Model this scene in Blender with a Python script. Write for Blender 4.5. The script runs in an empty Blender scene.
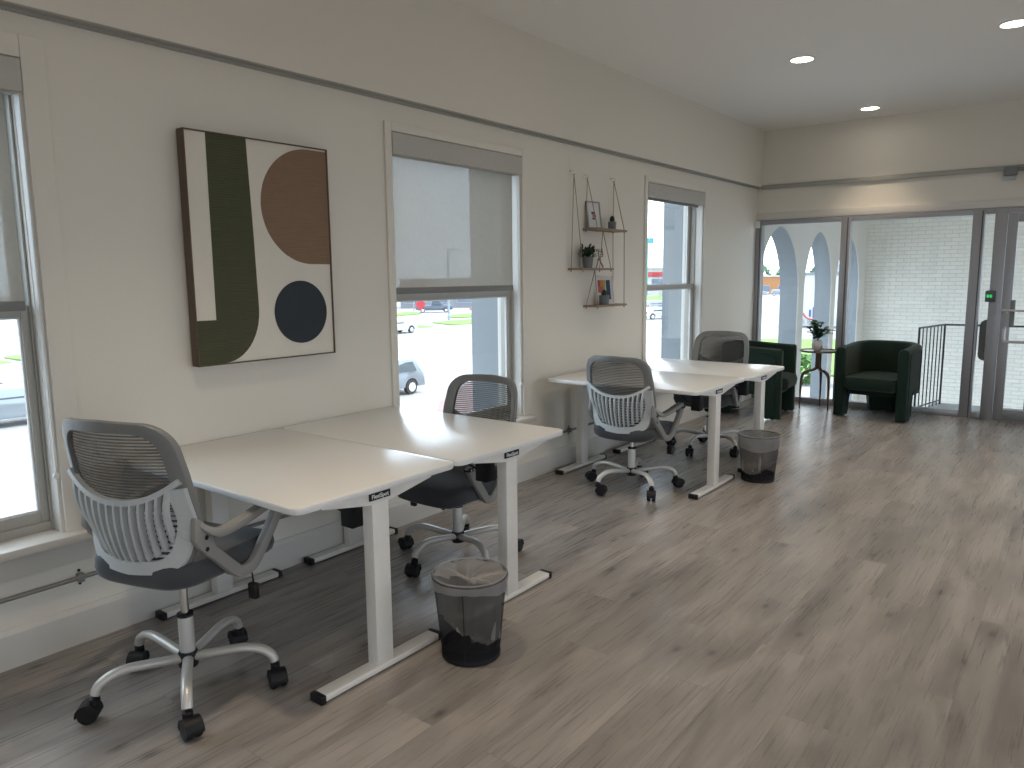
import bpy, bmesh, math, random
from mathutils import Vector, Matrix, Quaternion
R = math.radians
sc = bpy.context.scene
col = sc.collection
random.seed(7)

# ------------------------------------------------------------------ camera
F_PX, YAW, PITCH, ROLL = 749.15, 0.6609, 0.1425, -0.0101
CAM = Vector((3.25, 0.0, 1.495))
cd = bpy.data.cameras.new('camera'); cam = bpy.data.objects.new('camera', cd); col.objects.link(cam)
cd.sensor_width = 36; cd.sensor_fit = 'HORIZONTAL'; cd.lens = F_PX * 36 / 1024; cd.clip_start = .05; cd.clip_end = 1000
fw = Vector((-math.sin(YAW) * math.cos(PITCH), math.cos(YAW) * math.cos(PITCH), -math.sin(PITCH)))
r0 = Vector((math.cos(YAW), math.sin(YAW), 0)); u0 = r0.cross(fw)
rr = math.cos(ROLL) * r0 + math.sin(ROLL) * u0; uu = -math.sin(ROLL) * r0 + math.cos(ROLL) * u0
m = Matrix((rr, uu, -fw)).transposed().to_4x4(); m.translation = CAM
cam.matrix_world = m
sc.camera = cam

# ------------------------------------------------------------------ world, sun, exposure
sc.view_settings.view_transform = 'Standard'; sc.view_settings.look = 'None'
sc.view_settings.gamma = 1; sc.view_settings.use_curve_mapping = False
sc.view_settings.exposure = 0.34
SKY = 4.0
w = bpy.data.worlds.new('sky'); sc.world = w; w.use_nodes = True
nt = w.node_tree; bg = nt.nodes['Background']; bg.inputs['Strength'].default_value = SKY
tc = nt.nodes.new('ShaderNodeTexCoord'); sx = nt.nodes.new('ShaderNodeSeparateXYZ')
nz = nt.nodes.new('ShaderNodeTexNoise'); nz.inputs['Scale'].default_value = 3; nz.inputs['Detail'].default_value = 4
nt.links.new(tc.outputs['Generated'], nz.inputs['Vector'])
cr = nt.nodes.new('ShaderNodeValToRGB')
cr.color_ramp.elements[0].position = .35; cr.color_ramp.elements[0].color = (.60, .78, 1.0, 1)
cr.color_ramp.elements[1].position = .62; cr.color_ramp.elements[1].color = (.84, .92, 1.0, 1)
nt.links.new(nz.outputs['Fac'], cr.inputs['Fac']); nt.links.new(cr.outputs['Color'], bg.inputs['Color'])
sd = bpy.data.lights.new('sun', 'SUN'); sd.energy = 3.5; sd.angle = R(.6); sd.color = (1, .96, .88)
sun = bpy.data.objects.new('sun', sd); col.objects.link(sun)
sun.rotation_euler = Vector((-.50, -.30, -1.0)).to_track_quat('-Z', 'Y').to_euler()
sc.cycles.max_bounces = 10; sc.cycles.diffuse_bounces = 6; sc.cycles.transparent_max_bounces = 24
sc.cycles.glossy_bounces = 4; sc.cycles.sample_clamp_indirect = 6; sc.cycles.caustics_reflective = False
sc.cycles.use_denoising = True
LAMP_POWER = 3.6
LAMP_COLOR = (1, .80, .58)

# room dimensions
XR, YB, YF, ZC, ZR = 7.6, -4.6, 8.934, 3.135, 2.5

# ------------------------------------------------------------------ helpers
def tag(o, label=None, cat=None, group=None, kind=None):
    if label: o['label'] = label
    if cat: o['category'] = cat
    if group: o['group'] = group
    if kind: o['kind'] = kind
    return o
def empty(name, loc=(0, 0, 0), rz=0):
    o = bpy.data.objects.new(name, None); col.objects.link(o); o.location = loc; o.rotation_euler = (0, 0, rz)
    o.empty_display_size = .1
    return o
def rbox_outline(w_, h_, r, seg=6):
    return rpoly([(-w_/2, -h_/2), (w_/2, -h_/2), (w_/2, h_/2), (-w_/2, h_/2)], r, seg)
def rpoly(P, r, seg=6):
    n = len(P); rs = r if hasattr(r, '__len__') else [r] * n; out = []
    for i in range(n):
        p = Vector(P[i][:2]); a = Vector(P[i-1][:2]) - p; b = Vector(P[(i+1) % n][:2]) - p
        la, lb = a.length, b.length; a.normalize(); b.normalize()
        ang = a.angle(b); ri = rs[i]
        if ri <= 0 or ang > 3.1: out.append((p.x, p.y)); continue
        d = min(ri / math.tan(ang/2), la*.49, lb*.49); rad = d * math.tan(ang/2)
        c = p + (a + b).normalized() * (rad / math.sin(ang/2))
        s = p + a*d - c; e = p + b*d - c
        a0 = math.atan2(s.y, s.x); a1 = math.atan2(e.y, e.x); da = a1 - a0
        while da > math.pi: da -= 2*math.pi
        while da < -math.pi: da += 2*math.pi
        for k in range(seg+1):
            t = a0 + da*k/seg; out.append((c.x + rad*math.cos(t), c.y + rad*math.sin(t)))
    return out
def resample(P, n, closed=True):
    P = [Vector(p) for p in P]
    if closed: P = P + [P[0]]
    L = [0]
    for i in range(1, len(P)): L.append(L[-1] + (P[i]-P[i-1]).length)
    out = []; j = 0
    for k in range(n):
        s = L[-1]*k/(n if closed else n-1)
        while j < len(L)-2 and L[j+1] < s: j += 1
        t = (s-L[j])/max(1e-9, L[j+1]-L[j]); out.append(P[j].lerp(P[j+1], min(1, t)))
    return out
def catmull(P, n=8):
    P = [Vector(p) for p in P]; out = []
    for i in range(len(P)-1):
        a = P[max(0, i-1)]; b = P[i]; c = P[i+1]; d = P[min(len(P)-1, i+2)]
        for k in range(n):
            t = k/n
            out.append(.5*((2*b) + (c-a)*t + (2*a-5*b+4*c-d)*t*t + (3*b-a-3*c+d)*t*t*t))
    out.append(P[-1]); return out

class MB:
    def __init__(s): s.v = []; s.f = []
    def add(s, vs, fs, M=None):
        n = len(s.v)
        s.v += [tuple(M @ Vector(v)) if M else tuple(v) for v in vs]
        s.f += [tuple(i+n for i in f) for f in fs]; return s
    def box(s, x0, x1, y0, y1, z0, z1, M=None):
        v = [(x, y, z) for z in (z0, z1) for y in (y0, y1) for x in (x0, x1)]
        return s.add(v, [(0, 2, 3, 1), (4, 5, 7, 6), (0, 1, 5, 4), (2, 6, 7, 3), (0, 4, 6, 2), (1, 3, 7, 5)], M)
    def prism(s, P, z0, z1, M=None):
        n = len(P); v = [(p[0], p[1], z0) for p in P] + [(p[0], p[1], z1) for p in P]
        return s.add(v, [tuple(range(n))[::-1], tuple(range(n, 2*n))] + [(i, (i+1) % n, n+(i+1) % n, n+i) for i in range(n)], M)
    def lathe(s, prof, seg=24, M=None, caps=True):
        v = []; f = []
        for r, z in prof: v += [(r*math.cos(2*math.pi*k/seg), r*math.sin(2*math.pi*k/seg), z) for k in range(seg)]
        for i in range(len(prof)-1):
            for k in range(seg): f.append((i*seg+k, i*seg+(k+1) % seg, (i+1)*seg+(k+1) % seg, (i+1)*seg+k))
        if caps:
            f.append(tuple(range(seg))[::-1]); f.append(tuple(range((len(prof)-1)*seg, len(prof)*seg)))
        return s.add(v, f, M)
    def tube(s, P, r, seg=8, closed=False, up=None, flat=1.0):
        """round (or elliptical) tube; r number or list"""
        P = [Vector(p) for p in P]; n = len(P); rs = r if hasattr(r, '__len__') else [r]*n
        sec = [(math.cos(2*math.pi*k/seg), flat*math.sin(2*math.pi*k/seg)) for k in range(seg)]
        return s.sweep(P, sec, rs, closed, up)
    def sweep(s, P, sec, scale=1.0, closed=False, up=None):
        P = [Vector(p) for p in P]; n = len(P); rs = scale if hasattr(scale, '__len__') else [scale]*n
        v = []; prev = None; k = len(sec)
        for i in range(n):
            if closed: t = (P[(i+1) % n]-P[i-1])
            else: t = P[min(n-1, i+1)]-P[max(0, i-1)]
            if t.length < 1e-9: t = Vector((0, 0, 1))
            t.normalize()
            if up is not None: a = Vector(up) - t*t.dot(Vector(up))
            elif prev is None:
                a = Vector((0, 0, 1)) if abs(t.z) < .9 else Vector((1, 0, 0)); a = a - t*t.dot(a)
            else: a = prev - t*t.dot(prev)
            a.normalize(); prev = a; b = t.cross(a)
            for (x, y) in sec: v.append(P[i] + b*x*rs[i] + a*y*rs[i])
        f = []
        for i in range(n if closed else n-1):
            j = (i+1) % n
            for q in range(k): f.append((i*k+q, i*k+(q+1) % k, j*k+(q+1) % k, j*k+q))
        if not closed: f.append(tuple(range(k))[::-1]); f.append(tuple(range((n-1)*k, n*k)))
        return s.add(v, f)
    def rings(s, loops, capA=True, capB=True):
        n = len(loops[0]); v = [p for l in loops for p in l]; f = []
        for i in range(len(loops)-1):
            for k in range(n): f.append((i*n+k, i*n+(k+1) % n, (i+1)*n+(k+1) % n, (i+1)*n+k))
        if capA: f.append(tuple(range(n))[::-1])
        if capB: f.append(tuple(range((len(loops)-1)*n, len(loops)*n)))
        return s.add(v, f)
    def build(s, name, mat, parent=None, smooth=False, bevel=0, seg=2, solid=0, sub=0, loc=None, rot=None):
        me = bpy.data.meshes.new(name); me.from_pydata([tuple(v) for v in s.v], [], s.f); me.update()
        bm = bmesh.new(); bm.from_mesh(me); bmesh.ops.recalc_face_normals(bm, faces=bm.faces)
        if bevel and len(s.f) < 3000:
            es = [e for e in bm.edges if len(e.link_faces) == 2 and e.calc_face_angle(0) > R(35)]
            bmesh.ops.bevel(bm, geom=es, offset=bevel, segments=seg, affect='EDGES', profile=.5, clamp_overlap=True)
        bm.to_mesh(me); bm.free()
        o = bpy.data.objects.new(name, me); col.objects.link(o)
        if mat: me.materials.append(mat)
        if smooth or bevel:
            me.polygons.foreach_set('use_smooth', [True]*len(me.polygons))
            try: me.set_sharp_from_angle(angle=R(40 if smooth else 30))
            except Exception: pass
        if parent: o.parent = parent
        if loc: o.location = loc
        if rot: o.rotation_euler = rot
        if solid:
            md = o.modifiers.new('solid', 'SOLIDIFY'); md.thickness = solid; md.offset = 0
        if sub:
            md = o.modifiers.new('sub', 'SUBSURF'); md.levels = sub; md.render_levels = sub
        return o
def lettering(text, size, mt, parent, loc, rot, extrude=.0004, spacing=1, offset=0):
    cu = bpy.data.curves.new('lettering', 'FONT'); cu.body = text; cu.size = size; cu.align_x = 'CENTER'; cu.align_y = 'CENTER'
    cu.extrude = extrude; cu.space_character = spacing; cu.offset = offset; cu.resolution_u = 3
    t = bpy.data.objects.new('text_source', cu); col.objects.link(t)
    bpy.context.view_layer.update()
    me = bpy.data.meshes.new_from_object(t.evaluated_get(bpy.context.evaluated_depsgraph_get()))
    bpy.data.objects.remove(t); bpy.data.curves.remove(cu); me.materials.clear(); me.materials.append(mt)
    o = bpy.data.objects.new('lettering', me); col.objects.link(o); o.parent = parent; o.location = loc; o.rotation_euler = rot
    return o
def kids(o): return [c for c in bpy.data.objects if c.parent == o]
def copy_tree(o, parent=None):
    c = o.copy(); col.objects.link(c); c.parent = parent
    for ch in kids(o): copy_tree(ch, c)
    return c
def cyl(r0_, r1_, z0, z1): return [(r0_, z0), (r1_, z1)]
def T(x=0, y=0, z=0): return Matrix.Translation((x, y, z))
def RX(a): return Matrix.Rotation(a, 4, 'X')
def RY(a): return Matrix.Rotation(a, 4, 'Y')
def RZ(a): return Matrix.Rotation(a, 4, 'Z')

# ------------------------------------------------------------------ materials
def mat(name, c, rough=.5, metal=0, spec=.5, bump=None, coat=0, emit=None, emis=1, sheen=0, vary=None):
    m_ = bpy.data.materials.new(name); m_.use_nodes = True; n = m_.node_tree; b = n.nodes['Principled BSDF']
    b.inputs['Base Color'].default_value = (*c, 1); b.inputs['Roughness'].default_value = rough
    b.inputs['Metallic'].default_value = metal; b.inputs['Specular IOR Level'].default_value = spec
    if coat: b.inputs['Coat Weight'].default_value = coat; b.inputs['Coat Roughness'].default_value = .16 if 'desk' in name else .08
    if sheen: b.inputs['Sheen Weight'].default_value = sheen; b.inputs['Sheen Roughness'].default_value = .4
    if emit: b.inputs['Emission Color'].default_value = (*emit, 1); b.inputs['Emission Strength'].default_value = emis
    t = n.nodes.new('ShaderNodeTexCoord')
    sc_, amt, var = (bump + (.05,))[:3] if bump else (40, 0, vary or .04)
    nz_ = n.nodes.new('ShaderNodeTexNoise'); nz_.inputs['Scale'].default_value = sc_; nz_.inputs['Detail'].default_value = 3
    n.links.new(t.outputs['Object'], nz_.inputs['Vector'])
    if amt:
        bp = n.nodes.new('ShaderNodeBump'); bp.inputs['Strength'].default_value = amt; bp.inputs['Distance'].default_value = .004
        n.links.new(nz_.outputs['Fac'], bp.inputs['Height']); n.links.new(bp.outputs['Normal'], b.inputs['Normal'])
    mx = n.nodes.new('ShaderNodeMix'); mx.data_type = 'RGBA'
    mx.inputs[6].default_value = (*[x*(1-var) for x in c], 1); mx.inputs[7].default_value = (*[min(1, x*(1+var)) for x in c], 1)
    n.links.new(nz_.outputs['Fac'], mx.inputs[0]); n.links.new(mx.outputs[2], b.inputs['Base Color'])
    return m_
M = {}
M['wall'] = mat('wall_paint', (.77, .735, .665), .75, bump=(60, .05, .01))
M['ceiling'] = mat('ceiling_paint', (.90, .885, .86), .6, bump=(30, .04, .01))
M['trim'] = mat('trim_paint', (.68, .66, .62), .35, bump=(20, .03, .01))
M['rail_and_shade_gray'] = mat('rail_and_shade_gray', (.38, .38, .35), .5)  # far rail's own grey, also used as painted shade under the left ledge
M['sash'] = mat('sash_vinyl', (.40, .385, .35), .45)
M['sash_edge'] = mat('sash_edge', (.75, .76, .76), .4)
M['alum'] = mat('aluminium_frame', (.36, .365, .385), .38, metal=.5)
M['alum_dark'] = mat('dark_gasket', (.08, .08, .09), .6)
M['valance'] = mat('valance_fabric', (.50, .49, .46), .7)
M['hem'] = mat('hem_bar', (.20, .20, .20), .5)
M['desk_white'] = mat('desk_laminate', (.79, .795, .79), .29, bump=(300, .02, .01), coat=.22)
M['leg_white'] = mat('leg_powdercoat', (.80, .78, .74), .35)
M['black'] = mat('black_plastic', (.012, .012, .014), .5, spec=.3)
M['chrome'] = mat('chrome', (.75, .75, .75), .12, metal=1)
M['silver'] = mat('silver_paint', (.58, .57, .55), .32, metal=.25)
M['gray_plastic'] = mat('gray_plastic', (.20, .205, .205), .42)
M['arm_plastic'] = mat('warm_gray_plastic', (.27, .265, .255), .42)
M['gray_plastic_light'] = mat('pale_gray_plastic', (.54, .565, .575), .36)
M['seat'] = mat('seat_fabric', (.055, .058, .065), .85, bump=(500, .3, .15), sheen=.3)
M['green'] = mat('green_velvet', (.008, .021, .0135), .75, spec=.22, bump=(180, .15, .2), sheen=.12)
M['frame_wood'] = mat('frame_wood', (.10, .065, .04), .5, bump=(60, .2, .2))
M['canvas'] = mat('canvas_paint', (.74, .70, .62), .8, bump=(14, 1.0, .03))
M['rope'] = mat('rope', (.33, .25, .16), .9, bump=(400, .4, .2))
M['wood'] = mat('shelf_wood', (.27, .20, .145), .6, bump=(50, .2, .25))
M['pot_gray'] = mat('gray_pot', (.16, .17, .18), .7, bump=(90, .2, .1))
M['pot_white'] = mat('white_ceramic', (.72, .66, .62), .4)
M['leaf'] = mat('leaf', (.02, .075, .025), .45, vary=.4)
M['leaf_dark'] = mat('dark_leaf', (.012, .03, .014), .5, vary=.4)
M['bronze'] = mat('bronze', (.16, .11, .07), .35, metal=.8)
M['tabletop'] = mat('table_top', (.20, .15, .10), .3, metal=.4)
M['white_plastic'] = mat('white_plastic', (.82, .82, .80), .35)
M['ink'] = mat('sign_ink', (.9, .9, .9), .5)
M['pier_sky_tint'] = mat('sky_tinted_pier', (.24, .265, .285), .8, bump=(25, .2, .04))  # blue skylight is put into this grey, for piers and arch reveals
M['arch_paint'] = mat('arch_paint', (.50, .48, .44), .8, bump=(25, .15, .03))
M['concrete'] = mat('landing_concrete', (.42, .44, .46), .8, bump=(30, .2, .06))
M['asphalt'] = mat('bright_pavement', (.255, .25, .245), .9, bump=(2, .1, .06))
M['kerb'] = mat('kerb_concrete', (.36, .35, .34), .9)
M['grass'] = mat('grass', (.115, .20, .035), .9, bump=(3, .4, .2))
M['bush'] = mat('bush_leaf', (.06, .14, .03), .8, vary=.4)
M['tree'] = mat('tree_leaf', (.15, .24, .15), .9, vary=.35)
M['trunk'] = mat('bark', (.13, .09, .06), .9)
M['tire'] = mat('tire', (.02, .02, .022), .8)
M['car_silver'] = mat('silver_car_paint', (.20, .225, .25), .3, metal=.3, coat=.5)
M['car_white'] = mat('white_car_paint', (.42, .44, .46), .3, coat=.5)
M['car_dark'] = mat('dark_car_paint', (.04, .055, .09), .3, coat=.5)
M['car_glass'] = mat('car_glass', (.03, .04, .05), .08)
M['red'] = mat('sign_red', (.36, .02, .03), .5)
M['teal'] = mat('sign_teal', (.04, .26, .30), .5)
M['orange'] = mat('orange_brick', (.33, .15, .06), .8)
M['cream'] = mat('cream_render', (.42, .41, .39), .8)
M['bldg_gray'] = mat('gray_facade', (.17, .18, .20), .8)
M['window_dark'] = mat('shop_glass', (.12, .15, .20), .15)
M['navy'] = mat('sign_navy', (.03, .06, .20), .5)
M['pole'] = mat('pale_pole', (.22, .25, .28), .5)
M['downlight_rim'] = mat('downlight_rim', (.85, .84, .80), .5)
M['lamp'] = mat('lamp_diffuser', (1, 1, 1), .5, emit=(1, .90, .74), emis=14)
M['led'] = mat('green_led', (0, .3, .05), .4, emit=(.05, 1, .25), emis=.45)
M['rail_iron'] = mat('painted_iron', (.055, .055, .07), .5)

def glass(name, tint=(.97, .985, .98), refl=.9):
    m_ = bpy.data.materials.new(name); m_.use_nodes = True; n = m_.node_tree; n.nodes.clear()
    o = n.nodes.new('ShaderNodeOutputMaterial'); t = n.nodes.new('ShaderNodeBsdfTransparent'); t.inputs[0].default_value = (*tint, 1)
    g = n.nodes.new('ShaderNodeBsdfGlossy'); g.inputs['Roughness'].default_value = .02; g.inputs[0].default_value = (refl, refl, refl, 1)
    f = n.nodes.new('ShaderNodeFresnel')
    ge = n.nodes.new('ShaderNodeNewGeometry'); mi = n.nodes.new('ShaderNodeMapRange'); mi.inputs[3].default_value = 1.45; mi.inputs[4].default_value = 1/1.45
    n.links.new(ge.outputs['Backfacing'], mi.inputs[0]); n.links.new(mi.outputs[0], f.inputs[0]); x = n.nodes.new('ShaderNodeMixShader')
    n.links.new(f.outputs[0], x.inputs[0]); n.links.new(t.outputs[0], x.inputs[1]); n.links.new(g.outputs[0], x.inputs[2]); n.links.new(x.outputs[0], o.inputs[0])
    return m_
M['glass'] = glass('window_glass')
def sheer(name, c, opacity, stripe=None, trans=.5, fine=60):
    """woven sheet: diffuse + translucent threads with open gaps between them"""
    m_ = bpy.data.materials.new(name); m_.use_nodes = True; n = m_.node_tree; n.nodes.clear()
    o = n.nodes.new('ShaderNodeOutputMaterial'); t = n.nodes.new('ShaderNodeBsdfTransparent')
    d = n.nodes.new('ShaderNodeBsdfDiffuse'); d.inputs[0].default_value = (*c, 1)
    tl = n.nodes.new('ShaderNodeBsdfTranslucent'); tl.inputs[0].default_value = (*c, 1)
    a = n.nodes.new('ShaderNodeMixShader'); a.inputs[0].default_value = trans
    n.links.new(d.outputs[0], a.inputs[1]); n.links.new(tl.outputs[0], a.inputs[2])
    x = n.nodes.new('ShaderNodeMixShader'); x.inputs[0].default_value = opacity
    n.links.new(t.outputs[0], x.inputs[1]); n.links.new(a.outputs[0], x.inputs[2]); n.links.new(x.outputs[0], o.inputs[0])
    tc_ = n.nodes.new('ShaderNodeTexCoord')
    if stripe:
        axis, freq, lo, hi = stripe
        s_ = n.nodes.new('ShaderNodeSeparateXYZ'); n.links.new(tc_.outputs['Object'], s_.inputs[0])
        mu = n.nodes.new('ShaderNodeMath'); mu.operation = 'MULTIPLY'; mu.inputs[1].default_value = freq
        n.links.new(s_.outputs[axis], mu.inputs[0])
        si = n.nodes.new('ShaderNodeMath'); si.operation = 'SINE'; n.links.new(mu.outputs[0], si.inputs[0])
        mr = n.nodes.new('ShaderNodeMapRange'); mr.inputs[1].default_value = -.6; mr.inputs[2].default_value = .6
        mr.inputs[3].default_value = lo; mr.inputs[4].default_value = hi
        n.links.new(si.outputs[0], mr.inputs[0]); n.links.new(mr.outputs[0], x.inputs[0])
    else:
        nz_ = n.nodes.new('ShaderNodeTexNoise'); nz_.inputs['Scale'].default_value = 1.0; nz_.inputs['Detail'].default_value = 2
        mp = n.nodes.new('ShaderNodeMapping'); mp.inputs['Scale'].default_value = (fine, fine, fine*.7)
        n.links.new(tc_.outputs['Object'], mp.inputs[0]); n.links.new(mp.outputs[0], nz_.inputs['Vector'])
        mr = n.nodes.new('ShaderNodeMapRange'); mr.inputs[3].default_value = opacity-.05; mr.inputs[4].default_value = min(1, opacity+.05)
        n.links.new(nz_.outputs['Fac'], mr.inputs[0]); n.links.new(mr.outputs[0], x.inputs[0])
    return m_
M['shade'] = sheer('roller_shade_fabric', (.46, .43, .38), .79, trans=.38)
M['chair_mesh'] = sheer('chair_mesh', (.085, .085, .085), .7, stripe=('Z', 580, .58, .90), trans=.25)
M['bin_mesh'] = sheer('bin_mesh', (.03, .03, .035), .6, trans=.1)
M['bag'] = sheer('clear_bag', (.78, .78, .78), .36, trans=.5, fine=2)

def floor_material():
    m_ = bpy.data.materials.new('vinyl_plank_floor'); m_.use_nodes = True; n = m_.node_tree; b = n.nodes['Principled BSDF']; L = n.links
    t = n.nodes.new('ShaderNodeTexCoord'); mp = n.nodes.new('ShaderNodeMapping'); mp.inputs['Rotation'].default_value = (0, 0, R(90))
    L.new(t.outputs['Object'], mp.inputs[0])
    br = n.nodes.new('ShaderNodeTexBrick'); br.offset = .37; br.inputs['Scale'].default_value = 1
    br.inputs['Brick Width'].default_value = 1.22; br.inputs['Row Height'].default_value = .228
    br.inputs['Mortar Size'].default_value = .0012; br.inputs['Mortar Smooth'].default_value = .2; br.inputs['Bias'].default_value = 0
    br.inputs['Color1'].default_value = (0, 0, 0, 1); br.inputs['Color2'].default_value = (1, 1, 1, 1); br.inputs['Mortar'].default_value = (.5, .5, .5, 1)
    L.new(mp.outputs[0], br.inputs['Vector'])
    # per plank offset of the grain
    cmb = n.nodes.new('ShaderNodeVectorMath'); cmb.operation = 'MULTIPLY_ADD'; cmb.inputs[1].default_value = (7.3, 3.1, 5.7)
    L.new(br.outputs['Color'], cmb.inputs[0]); L.new(t.outputs['Object'], cmb.inputs[2])
    def noise(scale, detail, rough, dist):
        mm = n.nodes.new('ShaderNodeMapping'); mm.inputs['Scale'].default_value = scale; L.new(cmb.outputs[0], mm.inputs[0])
        q = n.nodes.new('ShaderNodeTexNoise'); q.inputs['Scale'].default_value = 1; q.inputs['Detail'].default_value = detail
        q.inputs['Roughness'].default_value = rough; q.inputs['Distortion'].default_value = dist; L.new(mm.outputs[0], q.inputs['Vector']); return q
    fine = noise((95, 3.0, 1), 2, .5, .2); midg = noise((17, .9, 1), 3, .5, .5); broad = noise((5.5, 1.0, 1), 4, .58, 1.0); loop = noise((3.2, .6, 1), 1, .4, .5); big = noise((2.2, .7, 1), 2, .5, .3)
    mm = n.nodes.new('ShaderNodeMapping'); mm.inputs['Scale'].default_value = (4.4, 2.0, 1); L.new(cmb.outputs[0], mm.inputs[0])
    vo = n.nodes.new('ShaderNodeTexVoronoi'); vo.voronoi_dimensions = '2D'; vo.inputs['Scale'].default_value = 1; L.new(mm.outputs[0], vo.inputs['Vector'])
    def mr(src, a, c, lo, hi):
        q = n.nodes.new('ShaderNodeMapRange'); q.inputs[1].default_value = a; q.inputs[2].default_value = c
        q.inputs[3].default_value = lo; q.inputs[4].default_value = hi; L.new(src, q.inputs[0]); return q.outputs[0]
    def mul(a, c):
        q = n.nodes.new('ShaderNodeMath'); q.operation = 'MULTIPLY'; L.new(a, q.inputs[0]); L.new(c, q.inputs[1]); return q.outputs[0]
    sp = n.nodes.new('ShaderNodeSeparateColor'); L.new(br.outputs['Color'], sp.inputs[0])
    vc = n.nodes.new('ShaderNodeSeparateColor'); L.new(vo.outputs['Color'], vc.inputs[0])
    pick = mr(vc.outputs[0], .66, .70, 0, 1)
    core = mul(mr(vo.outputs['Distance'], .02, .09, .38, 0), pick); halo = mul(mr(vo.outputs['Distance'], .0, .50, .24, 0), pick)
    ad = n.nodes.new('ShaderNodeMath'); ad.operation = 'ADD'; L.new(core, ad.inputs[0]); L.new(halo, ad.inputs[1])
    knots = mr(ad.outputs[0], 0, 1, 1, 0)
    v = mul(mr(fine.outputs['Fac'], .25, .75, .91, 1.08), mr(broad.outputs['Fac'], .30, .64, .62, 1.13)); v = mul(v, mr(midg.outputs['Fac'], .25, .75, .90, 1.10))
    v = mul(v, mr(sp.outputs[0], 0, 1, .93, 1.07)); v = mul(v, knots); v = mul(v, mr(big.outputs['Fac'], .3, .7, .92, 1.08))
    lm = n.nodes.new('ShaderNodeMath'); lm.operation = 'MULTIPLY'; lm.inputs[1].default_value = 42; L.new(loop.outputs['Fac'], lm.inputs[0])
    ls = n.nodes.new('ShaderNodeMath'); ls.operation = 'SINE'; L.new(lm.outputs[0], ls.inputs[0])
    v = mul(v, mr(ls.outputs[0], -1, 1, .975, 1.02))
    v = mul(v, mr(br.outputs['Fac'], 0, 1, 1, .78))
    c1 = n.nodes.new('ShaderNodeMix'); c1.data_type = 'RGBA'
    c1.inputs[6].default_value = (.295, .275, .262, 1); c1.inputs[7].default_value = (.315, .285, .262, 1); L.new(big.outputs['Fac'], c1.inputs[0])
    hs = n.nodes.new('ShaderNodeVectorMath'); hs.operation = 'SCALE'; L.new(c1.outputs[2], hs.inputs[0]); L.new(v, hs.inputs['Scale'])
    L.new(hs.outputs[0], b.inputs['Base Color'])
    L.new(mr(fine.outputs['Fac'], .3, .7, .25, .35), b.inputs['Roughness']); b.inputs['Specular IOR Level'].default_value = .5
    return m_
M['floor'] = floor_material()

def brick_material():
    m_ = bpy.data.materials.new('painted_brick'); m_.use_nodes = True; n = m_.node_tree; b = n.nodes['Principled BSDF']; L = n.links
    t = n.nodes.new('ShaderNodeTexCoord'); mp = n.nodes.new('ShaderNodeMapping'); mp.inputs['Rotation'].default_value = (R(90), 0, 0)
    L.new(t.outputs['Object'], mp.inputs[0])
    br = n.nodes.new('ShaderNodeTexBrick'); br.inputs['Scale'].default_value = 1; br.inputs['Brick Width'].default_value = .205; br.inputs['Row Height'].default_value = .067
    br.inputs['Mortar Size'].default_value = .006; br.inputs['Mortar Smooth'].default_value = .6
    br.inputs['Color1'].default_value = (.86, .83, .76, 1); br.inputs['Color2'].default_value = (.80, .78, .71, 1); br.inputs['Mortar'].default_value = (.66, .64, .58, 1)
    L.new(mp.outputs[0], br.inputs['Vector']); L.new(br.outputs['Color'], b.inputs['Base Color']); b.inputs['Roughness'].default_value = .6
    bp = n.nodes.new('ShaderNodeBump'); bp.inputs['Strength'].default_value = .6; bp.inputs['Distance'].default_value = .01; bp.invert = True
    L.new(br.outputs['Fac'], bp.inputs['Height']); L.new(bp.outputs[0], b.inputs['Normal'])
    return m_
M['brick'] = brick_material()
def ridged(name, c, axis, freq, amt):
    m_ = mat(name, c, .75, bump=(18, .4, .08)); n = m_.node_tree; b = n.nodes['Principled BSDF']
    t = n.nodes.new('ShaderNodeTexCoord'); wv = n.nodes.new('ShaderNodeTexWave'); wv.bands_direction = axis; wv.inputs['Scale'].default_value = freq
    wv.inputs['Distortion'].default_value = .6
    bp = n.nodes.new('ShaderNodeBump'); bp.inputs['Strength'].default_value = amt; bp.inputs['Distance'].default_value = .003
    n.links.new(t.outputs['Object'], wv.inputs[0]); n.links.new(wv.outputs['Fac'], bp.inputs['Height'])
    old = b.inputs['Normal'].links[0].from_socket if b.inputs['Normal'].links else None
    if old: n.links.new(old, bp.inputs['Normal'])
    n.links.new(bp.outputs[0], b.inputs['Normal']); return m_
M['paint_green'] = ridged('green_relief_paint', (.064, .070, .034), 'Z', 26, .5)
M['paint_brown'] = ridged('brown_relief_paint', (.235, .150, .095), 'Z', 26, .5)
M['paint_navy'] = mat('navy_relief_paint', (.014, .021, .030), .6, bump=(9, 1.0, .1))

# ------------------------------------------------------------------ room shell
def struct(name, mb, mt, **k): return tag(mb.build(name, mt, **k), kind='structure')
struct('floor', MB().box(-.02, XR, YB, YF+.03, -.12, 0), M['floor'])
struct('ceiling', MB().box(-.3, XR+.3, YB-.3, YF+.3, ZC, ZC+.2), M['ceiling'])
# left wall with openings
WIN = [(-4.05, -2.82), (-.03, 1.20), (3.07, 4.30), (6.17, 7.40)]
WZ0, WZ1 = .48, 2.32
mb = MB(); ys = [YB-.3]
for a, b in WIN: ys += [a, b]
ys.append(YF+.1)
for i in range(0, len(ys), 2): mb.box(-.22, 0, ys[i], ys[i+1], -4, ZR)
for a, b in WIN: mb.box(-.22, 0, a, b, -4, WZ0); mb.box(-.22, 0, a, b, WZ1, ZR)
mb.box(-.22, .05, YB-.3, YF+.1, ZR, ZC)
struct('wall_left', mb, M['wall'])
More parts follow.
